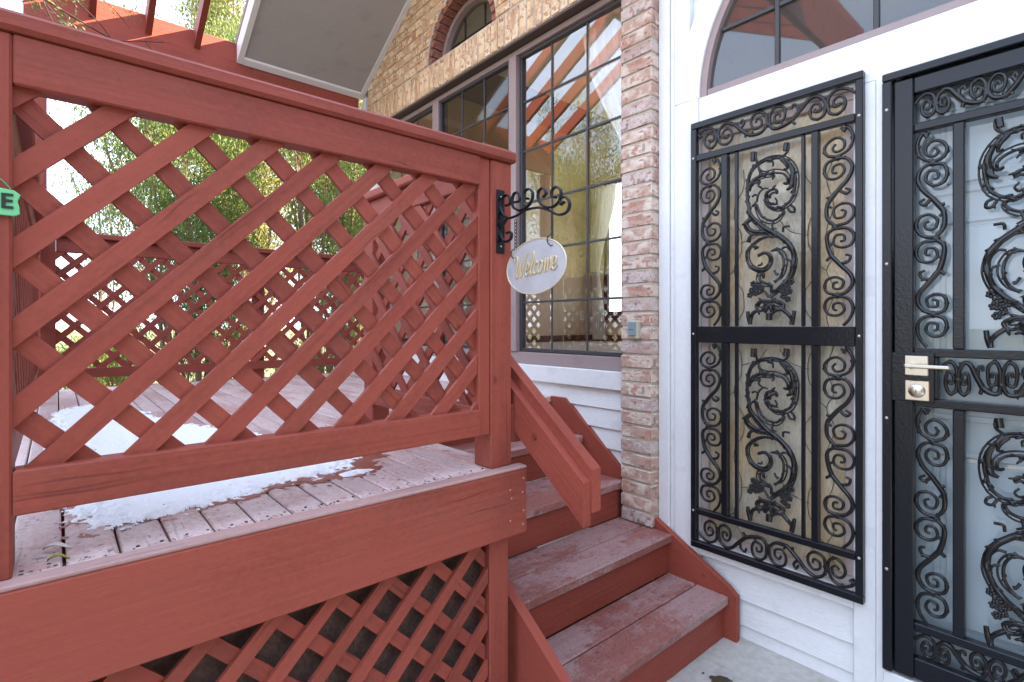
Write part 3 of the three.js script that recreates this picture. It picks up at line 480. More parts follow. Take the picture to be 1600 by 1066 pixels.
// map(u, v) gives a point for u across and v along the border, both 0 to 1
function castBorder(map, k = 1) {
  const gs = [];
  for (const m of BORDER) {
    const pts = []; for (let i = 2; i < m.length; i += 2) { const [x, y, z] = map(m[i] / 1000, m[i + 1] / 1000); pts.push(V(x, y, z)); }
    gs.push(stroke(pts, m[0] / 1000 * k * 1.75, m[1] / 1000 * k * 1.8, { sub: 4, sides: 8 }));
    if (pts.length === 4 || pts.length === 6 || pts.length === 7) barbs(pts, 0, gs, 0.015, 0.026);
  }
  for (let i = 0; i < NUBS.length; i += 2) { const [x, y, z] = map(NUBS[i] / 1000, NUBS[i + 1] / 1000); gs.push(new THREE.OctahedronGeometry(i < 6 ? 0.013 : 0.0075, 1).scale(1, 1, 0.55).translate(x, y, z)); }
  return solid(gs);
}
function screw(parent, x, y, z) { part('screw', new THREE.SphereGeometry(0.0055, 8, 5, 0, 6.283, 0, 1.57).rotateX(Math.PI / 2).scale(1, 1, 0.6).translate(x, y, z), SCREW, parent); }
const ZI = -2.196;                         // back of the grille
{
  const t = thing('sidelight_grille', 'black wrought iron security grille bolted over the sidelight', 'window grille');
  const z0 = ZI - 0.008, z1 = ZI + 0.020, bar = (n, x0, x1, y0, y1, a = z0, b = z1) => part(n, span(x0, x1, y0, y1, a, b, 0.0025), IRON, t);
  bar('frame_bar', -1.284, -0.608, 2.222, 2.250); bar('frame_bar', -1.284, -0.608, 0.341, 0.369); bar('frame_bar', -1.284, -1.257, 0.3695, 2.2215); bar('frame_bar', -0.633, -0.608, 0.3695, 2.2215);
  bar('cross_bar', -1.2565, -0.6335, 2.075, 2.103); bar('cross_bar', -1.2565, -0.6335, 1.262, 1.334); bar('cross_bar', -1.2565, -0.6335, 0.492, 0.518);
  for (const [y0, y1] of [[1.3345, 2.0745], [0.5185, 1.2615]]) {
    bar('upright_bar', -1.139, -1.111, y0, y1); bar('upright_bar', -0.779, -0.754, y0, y1); bar('thin_bar', -1.083, -1.068, y0, y1, z0 + 0.008, z1 - 0.008); bar('thin_bar', -0.818, -0.804, y0, y1, z0 + 0.008, z1 - 0.008);
    const hh = y1 - y0;
    part('scroll_casting', castMotif(-0.94, y0, ZI + 0.006, 1, hh / 0.742), CAST, t);
    part('scroll_border', castBorder((u, v) => [mix(-0.755, -0.632, u), y0 + v * hh, ZI + 0.006]), CAST, t);
    part('scroll_border', castBorder((u, v) => [mix(-1.258, -1.138, u), y0 + v * hh, ZI + 0.006]), CAST, t);
  }
  part('scroll_border', castBorder((u, v) => [mix(-1.257, -0.633, 1 - v), mix(2.103, 2.222, u), ZI + 0.006]), CAST, t);
  part('scroll_border', castBorder((u, v) => [mix(-1.257, -0.633, v), mix(0.492, 0.369, u), ZI + 0.006]), CAST, t);
  for (const y of [2.09, 1.30, 0.505]) { screw(t, -1.2705, y, z1); screw(t, -0.6205, y, z1); }
}
{
  const t = thing('security_door', 'black wrought iron security storm door with nickel lever lock', 'door');
  const z0 = ZI - 0.022, z1 = ZI + 0.018, bar = (n, x0, x1, y0, y1, a = z0, b = z1, m = IRON) => part(n, span(x0, x1, y0, y1, a, b, 0.003), m, t);
  const XC = -0.093, mx = (x) => 2 * XC - x;
  bar('jamb', -0.5485, -0.5205, 0.15, 2.178, z0, z1 + 0.012); bar('jamb', mx(-0.5205), mx(-0.5485), 0.15, 2.178, z0, z1 + 0.012); bar('head_frame', -0.5485, mx(-0.5485), 2.179, 2.206, z0, z1 + 0.012);
  bar('stile', -0.5165, -0.4625, 0.152, 2.172); bar('stile', mx(-0.4625), mx(-0.5165), 0.152, 2.172);
  const rail = (y0, y1, a = -0.462, b = mx(-0.462)) => bar('rail', a, b, y0, y1, z0 + 0.003, z1 - 0.003);
  rail(2.118, 2.171); rail(1.989, 2.017); rail(1.234, 1.262); rail(1.068, 1.096); rail(0.313, 0.341); rail(0.153, 0.223);
  for (const [y0, y1] of [[1.2625, 1.9885], [0.3415, 1.0675]]) {
    bar('inner_bar', -0.361, -0.331, y0, y1, z0 + 0.004, z1 - 0.004); bar('inner_bar', mx(-0.331), mx(-0.361), y0, y1, z0 + 0.004, z1 - 0.004);
    const hh = y1 - y0;
    part('scroll_casting', castMotif(-0.185, y0, ZI + 0.004, -1, hh / 0.742), CAST, t); part('scroll_casting', castMotif(mx(-0.185), y0, ZI + 0.004, 1, hh / 0.742), CAST, t);
    part('scroll_border', castBorder((u, v) => [mix(-0.361, -0.463, u), y0 + v * hh, ZI + 0.004]), CAST, t); part('scroll_border', castBorder((u, v) => [mix(mx(-0.361), mx(-0.463), u), y0 + v * hh, ZI + 0.004]), CAST, t);
  }
  for (const [y0, y1] of [[2.017, 2.118], [0.223, 0.313]]) for (const [a, b] of [[-0.462, XC], [mx(-0.462), XC]]) part('scroll_border', castBorder((u, v) => [mix(a, b, v), mix(y0, y1, u), ZI + 0.004]), CAST, t);
  bar('lock_cover', -0.462, -0.397, 1.0965, 1.2335, z0 + 0.004, z1 - 0.004);
  part('scroll_border', castBorder((u, v) => [mix(-0.396, XC, v), mix(1.096, 1.234, u), ZI + 0.004]), CAST, t);
  part('scroll_border', castBorder((u, v) => [mix(mx(-0.396), XC, v), mix(1.096, 1.234, u), ZI + 0.004]), CAST, t);
  bar('lock_plate', -0.527, -0.406, 1.083, 1.247, z1, z1 + 0.005);
  const lv = part('lever_plate', span(-0.484, -0.420, 1.172, 1.237, z1 + 0.0055, z1 + 0.013, 0.002), NICKEL, t);
  part('lever', mergeGeometries([new THREE.CylinderGeometry(0.010, 0.012, 0.035, 16).rotateX(Math.PI / 2).translate(-0.468, 1.205, z1 + 0.029).toNonIndexed(), span(-0.476, -0.358, 1.1985, 1.2105, z1 + 0.046, z1 + 0.056, 0.003)]), NICKEL, lv);
  const db = part('deadbolt_plate', span(-0.483, -0.418, 1.089, 1.154, z1 + 0.0055, z1 + 0.012, 0.002), BRASS, t);
  part('cylinder', new THREE.LatheGeometry([[0, 0.012], [0.012, 0.012], [0.014, 0.010], [0.021, 0.009], [0.023, 0.005], [0.0235, 0]].map((p) => new THREE.Vector2(...p)), 28).rotateX(Math.PI / 2).translate(-0.4505, 1.122, z1 + 0.0122), NICKEL, db);
  part('keyway', span(-0.4518, -0.4492, 1.113, 1.126, z1 + 0.0243, z1 + 0.0248, 0.0002), DARKFRAME, db);
  part('storm_pane', new THREE.PlaneGeometry(2 * (XC + 0.47), 1.93).translate(XC, 1.175, ZI - 0.030), STORM, t);
  for (const y of [2.08, 1.55, 1.02, 0.5]) screw(t, -0.535, y, z1 + 0.012);
}
{
  const t = thing('front_door', 'white panelled front door behind the iron security door', 'door');
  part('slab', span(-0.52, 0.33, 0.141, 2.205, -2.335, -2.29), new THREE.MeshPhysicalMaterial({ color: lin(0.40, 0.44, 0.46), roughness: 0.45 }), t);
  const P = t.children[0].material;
  for (const [x0, x1] of [[-0.43, -0.13], [-0.06, 0.24]]) for (const [y0, y1] of [[1.78, 2.08], [1.02, 1.70], [0.30, 0.92]]) {
    const q = part('panel', span(x0 + 0.035, x1 - 0.035, y0 + 0.035, y1 - 0.035, -2.2895, -2.279, 0.008), P, t);
    for (const g of [span(x0, x1, y1 - 0.02, y1, -2.2895, -2.2815, 0.004), span(x0, x1, y0, y0 + 0.02, -2.2895, -2.2815, 0.004), span(x0, x0 + 0.02, y0 + 0.0205, y1 - 0.0205, -2.2895, -2.2815, 0.004), span(x1 - 0.02, x1, y0 + 0.0205, y1 - 0.0205, -2.2895, -2.2815, 0.004)]) part('moulding', g, P, q);
  }
}

// ---------------------------------------------------------------- deck
const DY = 0.92;
{
  const t = thing('deck', 'raised red stained wooden deck with wide fascia and lattice skirt', 'deck');
  let z = 0.299;                            // boards run away from the front edge; each its own plank
  for (let k = 0; z > -2.16; k++) {
    const w = 0.0745 + rr(-0.0015, 0.0015), z1 = z - w, x0 = z1 > -1.075 ? -1.206 : -2.19;
    const m = part('deck_board', cbox(4.5 + x0 + rr(-0.004, 0.003), 0.032, w, 0.003), deckMat(), t);
    m.position.set((x0 - 4.5) / 2, DY - 0.016 + rr(-0.0015, 0.0008), (z + z1) / 2); z = z1 - rr(0.003, 0.006);
  }
  part('fascia_sheen_strip', span(-1.2052, -1.1672, 0.9125, DY + 0.0015, -1.0672, 0.32, 0.003), SKYSHEEN, t);  // added strip: sky sheen on the upward face put into its colour, with dust
  part('fascia', span(-1.205, -1.167, 0.721, 0.912, -1.067, 0.32, 0.004), RED[2], t);
  for (let x = -1.29; x > -4.45; x -= 0.395) part('joist', span(x - 0.036, x, 0.70, 0.8865, x > -2.2 ? -1.028 : -2.15, 0.30), RED[1], t);
  part('side_fascia', span(-2.19, -1.206, 0.721, DY - 0.034, -1.066, -1.03), RED[1], t);
  part('rear_fascia', span(-4.54, -4.502, 0.72, DY, -2.18, 0.32), RED[1], t);
  part('stair_header', span(-2.228, -2.192, 0.721, DY - 0.034, -2.15, -1.067), RED[1], t);
  part('left_fascia', span(-4.5, -1.206, 0.72, DY, 0.305, 0.34), RED[0], t);
  part('support_post', span(-1.287, -1.207, -0.05, 0.885, -1.029, -0.957, 0.004), RED[0], t);
  part('support_post', span(-1.287, -1.207, -0.05, 0.885, 0.12, 0.20, 0.004), RED[1], t);
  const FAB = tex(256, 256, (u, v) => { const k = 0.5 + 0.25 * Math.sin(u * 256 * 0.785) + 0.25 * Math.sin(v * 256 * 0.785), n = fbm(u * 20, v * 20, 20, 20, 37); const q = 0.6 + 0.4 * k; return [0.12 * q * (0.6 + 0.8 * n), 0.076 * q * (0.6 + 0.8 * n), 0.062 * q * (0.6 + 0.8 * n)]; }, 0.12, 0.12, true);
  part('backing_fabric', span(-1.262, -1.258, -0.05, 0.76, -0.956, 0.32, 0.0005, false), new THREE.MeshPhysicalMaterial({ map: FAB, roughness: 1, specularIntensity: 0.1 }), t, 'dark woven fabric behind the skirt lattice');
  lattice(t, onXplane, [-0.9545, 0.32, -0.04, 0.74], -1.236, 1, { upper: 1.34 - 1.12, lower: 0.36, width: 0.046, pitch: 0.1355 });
  // nails along the fascia end and along the board ends
  const nail = new THREE.CylinderGeometry(0.0032, 0.0032, 0.0016, 8);
  const NAIL = new THREE.MeshStandardMaterial({ color: lin(0.42, 0.2, 0.17), roughness: 0.6 }), NAILD = new THREE.MeshStandardMaterial({ color: lin(0.05, 0.03, 0.03), roughness: 0.7 });
  for (const [y, zz] of [[0.885, -1.052], [0.845, -1.048], [0.79, -1.052], [0.75, -1.049], [0.86, -1.0], [0.835, -1.005], [0.77, -1.0]]) { const m = part('nail', nail, NAIL, t); m.rotation.z = Math.PI / 2; m.position.set(-1.1665, y, zz); }
  for (let zz = 0.04; zz > -0.95; zz -= 0.079) for (const o of [0, 0.035]) { const m = part('nail', nail, NAILD, t); m.position.set(-1.228 + rr(-0.006, 0.006), DY + 0.0003, zz - o + rr(-0.005, 0.005)); }
}
// two layers of 45 degree slats clipped to a panel; t = plane, dirn = +1 when the front layer lies towards +
// upper / lower: a + b at the upper edge of one slat of the front layer, b - a at the lower edge of one slat of the rear layer
function lattice(parent, at, [a0, a1, b0, b1], plane, dirn, { upper, lower, width = 0.051, pitch = 0.1335, mats = RED, thick = 0.011, swap = false }) {
  const box = [[a0, b0], [a1, b0], [a1, b1], [a0, b1]], w = width * 0.7071;
  for (let k = -60; k < 60; k++) {
    let p = clip(clip(box, 1, 1, upper - k * pitch), -1, -1, -(upper - k * pitch - width)); const j = rr(-0.0004, 0.0004);
    const f0 = plane + dirn * (swap ? 0 : thick + 0.0006), f1 = f0 + dirn * thick;
    if (p.length > 2) part('slat', prism(p, f0 + j, f1 + j, at, [0.7071, -0.7071]), mats[Math.floor(rnd() * mats.length)], parent);
    p = clip(clip(box, -1, 1, lower + k * pitch + width), 1, -1, -(lower + k * pitch));
    const g0 = plane + dirn * (swap ? thick + 0.0006 : 0), g1 = g0 + dirn * thick;
    if (p.length > 2) part('slat', prism(p, g0 + j, g1 + j, at, [0.7071, 0.7071]), mats[Math.floor(rnd() * mats.length)], parent);
  }
}
{
  const t = thing('front_railing', 'front deck railing of diagonal red lattice between flat rails', 'railing');
  part('post', span(-1.283, -1.199, DY, 1.822, -1.034, -0.9555, 0.004), RED[2], t);
  part('post', span(-1.283, -1.196, DY, 1.822, 0.0545, 0.14, 0.004), RED[1], t);
  part('end_strip', span(-1.240, -1.204, 1.022, 1.822, -0.955, -0.914, 0.003), RED[0], t);
  part('top_rail', span(-1.240, -1.196, 1.738, 1.822, -0.9135, 0.054, 0.003), RED[1], t);
  part('bottom_rail', span(-1.240, -1.194, 1.024, 1.099, -0.9135, 0.054, 0.003), RED[0], t);
  part('cap', span(-1.298, -1.184, 1.8225, 1.856, -1.045, 0.30, 0.007), RED[1], t);
  lattice(t, onXplane, [-0.915, 0.055, 1.097, 1.74], -1.234, 1, { upper: 1.34 + 0.333, lower: 1.34 - 0.095 });
}
{
  const t = thing('stair_side_railing', 'short lattice railing with heavy cap beside the stairs', 'railing');
  part('post', span(-2.205, -2.12, DY, 1.872, -1.115, -1.035, 0.004), RED[0], t);
  part('top_rail', span(-2.119, -1.284, 1.79, 1.872, -1.062, -1.026, 0.003), RED[2], t);
  part('bottom_rail', span(-2.119, -1.284, 1.0, 1.075, -1.062, -1.026, 0.003), RED[2], t);
  part('cap', span(-2.25, -1.30, 1.8725, 1.908, -1.13, -1.0, 0.006), RED[2], t);
  lattice(t, onZplane, [-2.119, -1.284, 1.074, 1.791], -1.054, 1, { upper: -0.2, lower: 3.3, pitch: 0.1335 });
}
{
  const t = thing('rear_railing', 'far deck railing of red lattice in front of the evergreens', 'railing');
  part('cap', span(-4.45, -4.33, 1.895, 1.93, -2.14, 0.10, 0.005), RED[1], t);
  part('top_rail', span(-4.41, -4.372, 1.80, 1.8945, -2.14, -0.0005, 0.003), RED[1], t);
  part('bottom_rail', span(-4.41, -4.368, 1.00, 1.062, -2.14, -0.0005, 0.003), RED[1], t);
  part('post', span(-4.43, -4.35, DY, 1.8945, 0.0, 0.075, 0.003), RED[1], t); part('post', span(-4.43, -4.412, DY, 1.8945, -1.24, -1.15, 0.003), RED[1], t);
  lattice(t, onXplane, [-2.14, 0.0, 1.06, 1.802], -4.40, 1, { upper: 1.4, lower: 1.4 });
}
{
  const t = thing('left_railing', 'side deck railing of red lattice running back from the front post', 'railing');
  part('cap', span(-4.32, -1.31, 1.86, 1.893, 0.045, 0.15, 0.005), RED[1], t);
  part('top_rail', span(-4.34, -1.285, 1.77, 1.8595, 0.075, 0.113, 0.003), RED[1], t);
  part('bottom_rail', span(-4.34, -1.285, 1.0, 1.075, 0.075, 0.113, 0.003), RED[1], t);
  lattice(t, onZplane, [-4.34, -1.285, 1.074, 1.772], 0.083, 1, { upper: 0.1, lower: 3.1 });
}
// ---------------------------------------------------------------- stairs
{
  const t = thing('stairs', 'four red wooden steps from the porch slab up to the deck', 'stairs');
  const nose = [-1.10, -1.372, -1.655, -1.933], R = 0.184;
  nose.forEach((x, k) => {
    const y = R * (k + 1), zb = k === 1 || k === 0 ? -2.168 : -2.186, next = k < 3 ? nose[k + 1] : -2.192, mid = (x + next - 0.028) / 2;
    part('riser', span(x - 0.045, x - 0.022, y - R + 0.001, y - 0.0385, zb, -1.112, 0.002), RED[k % 3], t);
    const seg = (a, b) => { if (b - a < 0.02) return; const zEnd = k === 1 ? zb : zb; part('tread_board', span(a, b, y - 0.038, y, zEnd, -1.1105, 0.005), TREAD[Math.floor(rnd() * 2)], t); };
    seg(mid + 0.003, x); seg(next - 0.022 + 0.001, mid - 0.003);
  });
  part('riser', span(-2.215, -2.193, 0.737, 0.885, -2.186, -1.112, 0.002), RED[1], t);
  // notched skirts: lower one along the entry wall, upper one along the siding, near side one
  const skirt = (pts, z0, z1, m) => part('stringer', prism(pts, z0, z1, onZplane, [0.83, -0.56]), m, t);
  skirt([[-1.470, 0.415], [-1.106, 0.222], [-1.068, 0.19], [-1.068, 0.0], [-1.470, 0.0]], -2.1995, -2.1695, RED[2]);
  skirt([[-2.19, 0.925], [-2.085, 0.925], [-1.662, 0.588], [-1.662, 0.20], [-2.19, 0.30]], -2.2155, -2.1875, RED[2]);
  skirt([[-2.18, 0.87], [-1.60, 0.72], [-1.27, 0.497], [-0.93, 0.265], [-0.93, 0.0], [-2.18, 0.0]], -1.109, -1.075, RED[2]);
  skirt([[-1.475, 0.0], [-1.475, 0.366], [-1.645, 0.366], [-1.645, 0.0]], -2.16, -2.14, RED[1]);
}
{
  const t = thing('stair_handrail', 'sloping red handrail board bolted to the corner post above the stairs', 'handrail');
  const y = (x) => 1.335 + (-0.159) - 0.776 * (x + 1.21);
  const bd = (x0, x1, d0, d1, z0, z1, m) => part(d1 > 0.04 ? 'rail_board' : 'rear_board', prism([[x0, y(x0) - d1], [x1, y(x1) - d1], [x1, y(x1) - d0], [x0, y(x0) - d0]], z0, z1, onZplane, [0.79, -0.61]), m, t);
  bd(-1.33, -0.925, 0.0, 0.115, -1.115, -1.079, RED[2]); bd(-1.265, -0.929, 0.034, 0.152, -1.0785, -1.049, RED[0]);
  part('block', span(-1.283, -1.205, 0.985, 1.10, -1.078, -1.0345), RED[1], t);
  part('bolt', new THREE.CylinderGeometry(0.009, 0.009, 0.006, 12).rotateX(Math.PI / 2).translate(-1.115, y(-1.115) - 0.085, -1.047), RED[1], t);
}
// ---------------------------------------------------------------- snow, wet film, leaf litter on the deck
function inPoly(x, y, P) { let c = false; for (let i = 0, j = P.length - 1; i < P.length; j = i++) { const [a, b] = P[i], [d, e] = P[j]; if ((b > y) !== (e > y) && x < (d - a) * (y - b) / (e - b) + a) c = !c; } return c; }
function distPoly(x, y, P) { let m = 9; for (let i = 0, j = P.length - 1; i < P.length; j = i++) { const [a, b] = P[i], [d, e] = P[j], dx = d - a, dy = e - b, t = clamp(((x - a) * dx + (y - b) * dy) / (dx * dx + dy * dy)); m = Math.min(m, Math.hypot(x - a - t * dx, y - b - t * dy)); } return inPoly(x, y, P) ? m : -m; }
const SN = [[-1.36, -0.055], [-1.315, -0.10], [-1.335, -0.17], [-1.345, -0.23], [-1.37, -0.29], [-1.40, -0.36], [-1.43, -0.45], [-1.46, -0.56], [-1.49, -0.68], [-1.57, -0.74], [-1.70, -0.73], [-1.95, -0.66], [-2.15, -0.62], [-2.42, -0.52], [-2.62, -0.42], [-3.1, -0.33], [-3.5, -0.24], [-3.6, -0.1], [-3.3, 0.03], [-2.5, 0.03], [-2.0, 0.0], [-1.6, -0.015]];
function patch(f, x0, x1, z0, z1, n, lift) {   // keeps cells where f > 0, heights from f
  const nx = Math.round((x1 - x0) / n), nz = Math.round((z1 - z0) / n), pos = [], uv = [], idx = [], val = [];
  for (let j = 0; j <= nz; j++) for (let i = 0; i <= nx; i++) { const x = x0 + i * n, z = z0 + j * n, v = f(x, z); val.push(v); pos.push(x, DY + lift(v, x, z), z); uv.push(x, z); }
  for (let j = 0; j < nz; j++) for (let i = 0; i < nx; i++) { const q = j * (nx + 1) + i, c = [q, q + 1, q + nx + 1, q + nx + 2]; for (const t of [[c[0], c[2], c[1]], [c[1], c[2], c[3]]]) if (t.filter((k) => val[k] > 0).length >= 2) idx.push(...t); }
  return geo(pos, uv, idx);
}
const sfield = (x, z) => distPoly(x, z, SN) + 0.10 * (fbm(x * 9 + 40, z * 9 + 40, 400, 400, 301, 5) - 0.52) + 0.11 * (fbm(x * 70 + 70, z * 70 + 70, 2000, 2000, 307, 3) - 0.5) - 0.012 - 0.03 * smooth(0.60, 0.70, fbm(x * 5 + 30, z * 8 + 30, 300, 300, 333, 3));
{
  const SNOW = new THREE.MeshPhysicalMaterial({ color: lin(0.86, 0.87, 0.88), roughness: 0.8, bumpMap: ironB, bumpScale: 0.003 });
  const m = structure('snow', patch(sfield, -3.7, -1.26, -0.85, 0.06, 0.004, (v, x, z) => v > 0 ? 0.0015 + 0.009 * smooth(0, 0.09, v) + 0.005 * fbm(x * 60 + 50, z * 60 + 50, 900, 900, 311, 3) * smooth(0, 0.03, v) : -0.001), SNOW);
  m.userData = { kind: 'stuff', label: 'thin crusty snow left on the deck boards', category: 'snow' };
  const s2 = [[-1.405, -0.60], [-1.395, -0.66], [-1.42, -0.70], [-1.45, -0.66], [-1.44, -0.6]];
  const f2 = (x, z) => distPoly(x, z, s2) + 0.03 * (fbm(x * 20 + 9, z * 20 + 9, 400, 400, 305, 4) - 0.4);
  const m2 = structure('snow_crust', patch(f2, -1.52, -1.32, -0.80, -0.5, 0.005, (v) => v > 0 ? 0.001 + 0.006 * smooth(0, 0.02, v) : -0.002), SNOW); m2.userData = { kind: 'stuff', label: 'small separate crust of snow near the deck edge', category: 'snow' };
  const wf = (x, z) => sfield(x, z) + 0.03 + 0.13 * (fbm(x * 18 + 80, z * 18 + 80, 900, 900, 321, 5) - 0.5) + 0.05 * smooth(-0.3, -0.7, z) - 0.02 * smooth(-0.3, -0.15, z);
  const WET = new THREE.MeshPhysicalMaterial({ color: lin(0.27, 0.075, 0.05), roughness: 0.38, bumpMap: ironB, bumpScale: 0.002 });
  const mw = structure('wet_film', patch(wf, -2.0, -1.24, -0.95, 0.06, 0.004, (v) => v > 0 ? 0.0012 : 0.0004), WET); mw.userData = { kind: 'stuff', label: 'wet red patch of melt around the snow', category: 'melt water' };
  const LEAF = [[0.10, 0.05, 0.025], [0.05, 0.03, 0.02], [0.16, 0.11, 0.05]];
  LEAF.forEach((c, q) => {
    const gs = [];
    for (let k = 0; k < 150; k++) { const x = q === 1 ? -1.205 + rr(-0.012, 0.004) : rr(-3.4, -1.22), z = rr(-0.95, 0.05), s = rr(0.0015, 0.005); gs.push(new THREE.CircleGeometry(s, 5).scale(1, rr(0.25, 0.6), 1).rotateX(-Math.PI / 2 + rr(-0.3, 0.3)).rotateY(rr(0, 6.28)).translate(x, DY + 0.003 + (sfield(x, z) > 0 ? 0.017 : 0), z)); }
    const m3 = structure('leaf_litter', mergeGeometries(gs), new THREE.MeshStandardMaterial({ color: lin(...c), roughness: 0.9, side: THREE.DoubleSide })); m3.userData = { kind: 'stuff', label: ['brown', 'blackish', 'straw coloured'][q] + ' crumbs of leaf litter scattered over the deck boards', category: 'leaf litter' };
  });
  // stain on the slab
  const st = (x, z) => 0.05 - Math.hypot((x + 1.02) * 0.9, (z + 1.885) * 1.9) + 0.16 * (fbm(x * 26 + 60, z * 26 + 60, 900, 900, 351, 4) - 0.5);
  const gst = patch(st, -1.09, -0.9, -1.98, -1.75, 0.004, () => -DY + 0.0025);
  const ms = structure('damp_stain', gst, new THREE.MeshPhysicalMaterial({ color: lin(0.06, 0.045, 0.03), roughness: 0.4 })); ms.userData = { kind: 'stuff', label: 'dark damp stain on the concrete beside the bottom step', category: 'stain' };
}

function fallenLeaf(x, z, s, turn, mat, label) {
  const pos = [], idx = [], n = 7; for (let i = 0; i <= n; i++) { const t = i / n, w = s * 0.38 * Math.sin(Math.PI * Math.pow(t, 0.8)) ** 0.8; for (const k of [-1, 0, 1]) pos.push((t - 0.5) * 2 * s, 0.002 + 0.006 * Math.sin(t * 4) + (k ? 0.004 : 0), k * w); if (i < n) for (const k of [0, 1]) { const q = i * 3 + k; idx.push(q, q + 1, q + 3, q + 1, q + 4, q + 3); } }
  const m = single('fallen_leaf', geo(pos, null, idx), mat, label, 'leaf', 'fallen leaves on the deck'); m.position.set(x, DY + 0.001, z); m.rotation.y = turn;
}
fallenLeaf(-1.30, -0.002, 0.022, 1.2, new THREE.MeshStandardMaterial({ color: lin(0.75, 0.72, 0.66), roughness: 0.8, side: THREE.DoubleSide }), 'pale dry leaf on the deck boards near the left post');
fallenLeaf(-1.238, -0.004, 0.016, 1.5, new THREE.MeshStandardMaterial({ color: lin(0.30, 0.30, 0.08), roughness: 0.8, side: THREE.DoubleSide }), 'yellow green leaf at the front edge of the deck');

// ---------------------------------------------------------------- bracket, sign, tag
{
  const t = thing('sign_bracket', 'black scrolled iron bracket screwed to the red corner post', 'bracket', null, [-1.199, 1.6, -0.988]);
  part('plate', span(0.0002, 0.005, -0.05, 0.136, -0.015, 0.015, 0.002), IRON, t);
  for (const b of BRACKET) { const pts = []; for (let i = 2; i < b.length; i += 2) pts.push(V(b[i] / 1000 + 0.004, b[i + 1] / 1000, 0)); part('scroll', stroke(pts, 0.0034, 0.0034, { sub: 5, sides: 8 }).scale(1, 1, 1.7), IRON, t); }
  part('ball', new THREE.SphereGeometry(0.0065, 12, 8).translate(0.250, 0.054, 0), IRON, t);
  for (const y of [0.115, -0.03]) part('screw', new THREE.SphereGeometry(0.003, 8, 6).translate(0.005, y, 0), SCREW, t);
  const s = thing('welcome_sign', 'oval galvanised plaque lettered Welcome in gold script hanging from the bracket', 'sign', null, [-1.046, 1.499, -0.988]);
  const tilt = 0.075, a = 0.1165, b = 0.074;
  const galv = tex(256, 256, (u, v) => { const c = fbm(u * 7, v * 7, 7, 7, 401, 4), k = 0.44 + 0.16 * c; return [k, k * 1.0, k * 1.03]; }, 0.25, 0.25, true);
  const sh = new THREE.Shape(); sh.absellipse(0, 0, a, b, 0, Math.PI * 2, false);
  const pl = part('plaque', new THREE.ExtrudeGeometry(sh, { depth: 0.002, bevelEnabled: true, bevelSize: 0.001, bevelThickness: 0.001, bevelSegments: 1, curveSegments: 48 }).rotateZ(tilt), new THREE.MeshPhysicalMaterial({ map: galv, roughness: 0.45, metalness: 0.25 }), s);
  const rim = []; for (let i = 0; i <= 64; i++) rim.push(V(a * Math.cos(i / 64 * 6.2832), b * Math.sin(i / 64 * 6.2832), 0.003));
  part('rim', stroke(rim, 0.0022, 0.0022, { sub: 1, sides: 6 }).rotateZ(tilt), new THREE.MeshStandardMaterial({ color: lin(0.62, 0.55, 0.42), roughness: 0.5, metalness: 0.4 }), pl);
  const GOLD = new THREE.MeshStandardMaterial({ color: lin(0.56, 0.47, 0.29), roughness: 0.45, metalness: 0.3 });
  const W = {
    W: [[[0.05, 1.45], [0.02, 1.7], [0.2, 1.85], [0.38, 1.65], [0.42, 0.3], [0.5, 0], [0.75, 0.8], [0.92, 1.5], [0.95, 0.3], [1.05, 0], [1.3, 0.8], [1.5, 1.5], [1.75, 1.95]]],
    e1: [[[1.55, 0.4], [1.95, 0.55], [2.08, 0.85], [1.92, 1.02], [1.68, 0.7], [1.68, 0.2], [1.9, 0], [2.2, 0.2]]],
    l: [[[2.2, 0.2], [2.5, 0.9], [2.62, 1.55], [2.5, 1.85], [2.36, 1.5], [2.34, 0.3], [2.48, 0], [2.72, 0.2]]],
    c: [[[3.15, 0.8], [3.02, 1.0], [2.8, 0.75], [2.76, 0.25], [2.95, 0], [3.3, 0.25]]],
    o: [[[3.62, 1.0], [3.38, 0.8], [3.34, 0.2], [3.52, 0], [3.78, 0.25], [3.82, 0.75], [3.62, 1.0], [3.8, 0.8], [4.05, 0.8]]],
    m: [[[4.05, 0.8], [4.17, 1.0], [4.18, 0.5], [4.18, 0], [4.25, 0.6], [4.42, 1.0], [4.52, 0.8], [4.52, 0], [4.6, 0.6], [4.77, 1.0], [4.88, 0.8], [4.88, 0.15], [5.05, 0.1]]],
    e2: [[[5.0, 0.3], [5.42, 0.55], [5.52, 0.85], [5.34, 1.02], [5.1, 0.7], [5.1, 0.2], [5.34, 0], [5.72, 0.25]]],
  };
  const k = 0.0305;
  for (const L of Object.values(W)) for (const pts of L) part('letter', stroke(pts.map(([x, y]) => V((x - 2.85 + 0.25 * (y - 0.5)) * k, (y - 0.62) * 0.0325, 0.0046)), 0.0036, 0.0032, { sub: 6, sides: 8 }).scale(1, 1, 0.9).rotateZ(tilt + 0.02), GOLD, pl);
  const link = new THREE.TorusGeometry(0.0062, 0.0011, 6, 14).scale(0.62, 1, 1);
  for (const [x, y0, y1] of [[-0.082, 0.140, 0.053], [0.063, 0.132, 0.075]]) {
    const n = Math.round((y0 - y1) / 0.0098);
    for (let i = 0; i < n; i++) { const m = part('chain_link', link, IRON, s); m.position.set(x, y0 - (i + 0.5) * (y0 - y1) / n, 0.001); m.rotation.y = i % 2 ? 1.57 : 0.2; }
    part('hook', stroke([V(x, y1 + 0.004, 0.004), V(x - 0.010, y1 - 0.002, 0.007), V(x - 0.010, y1 - 0.016, 0.007), V(x + 0.002, y1 - 0.026, 0.005), V(x + 0.006, y1 - 0.018, -0.002)], 0.0013, 0.0013, { sides: 6, sub: 5 }), IRON, s);
  }
}
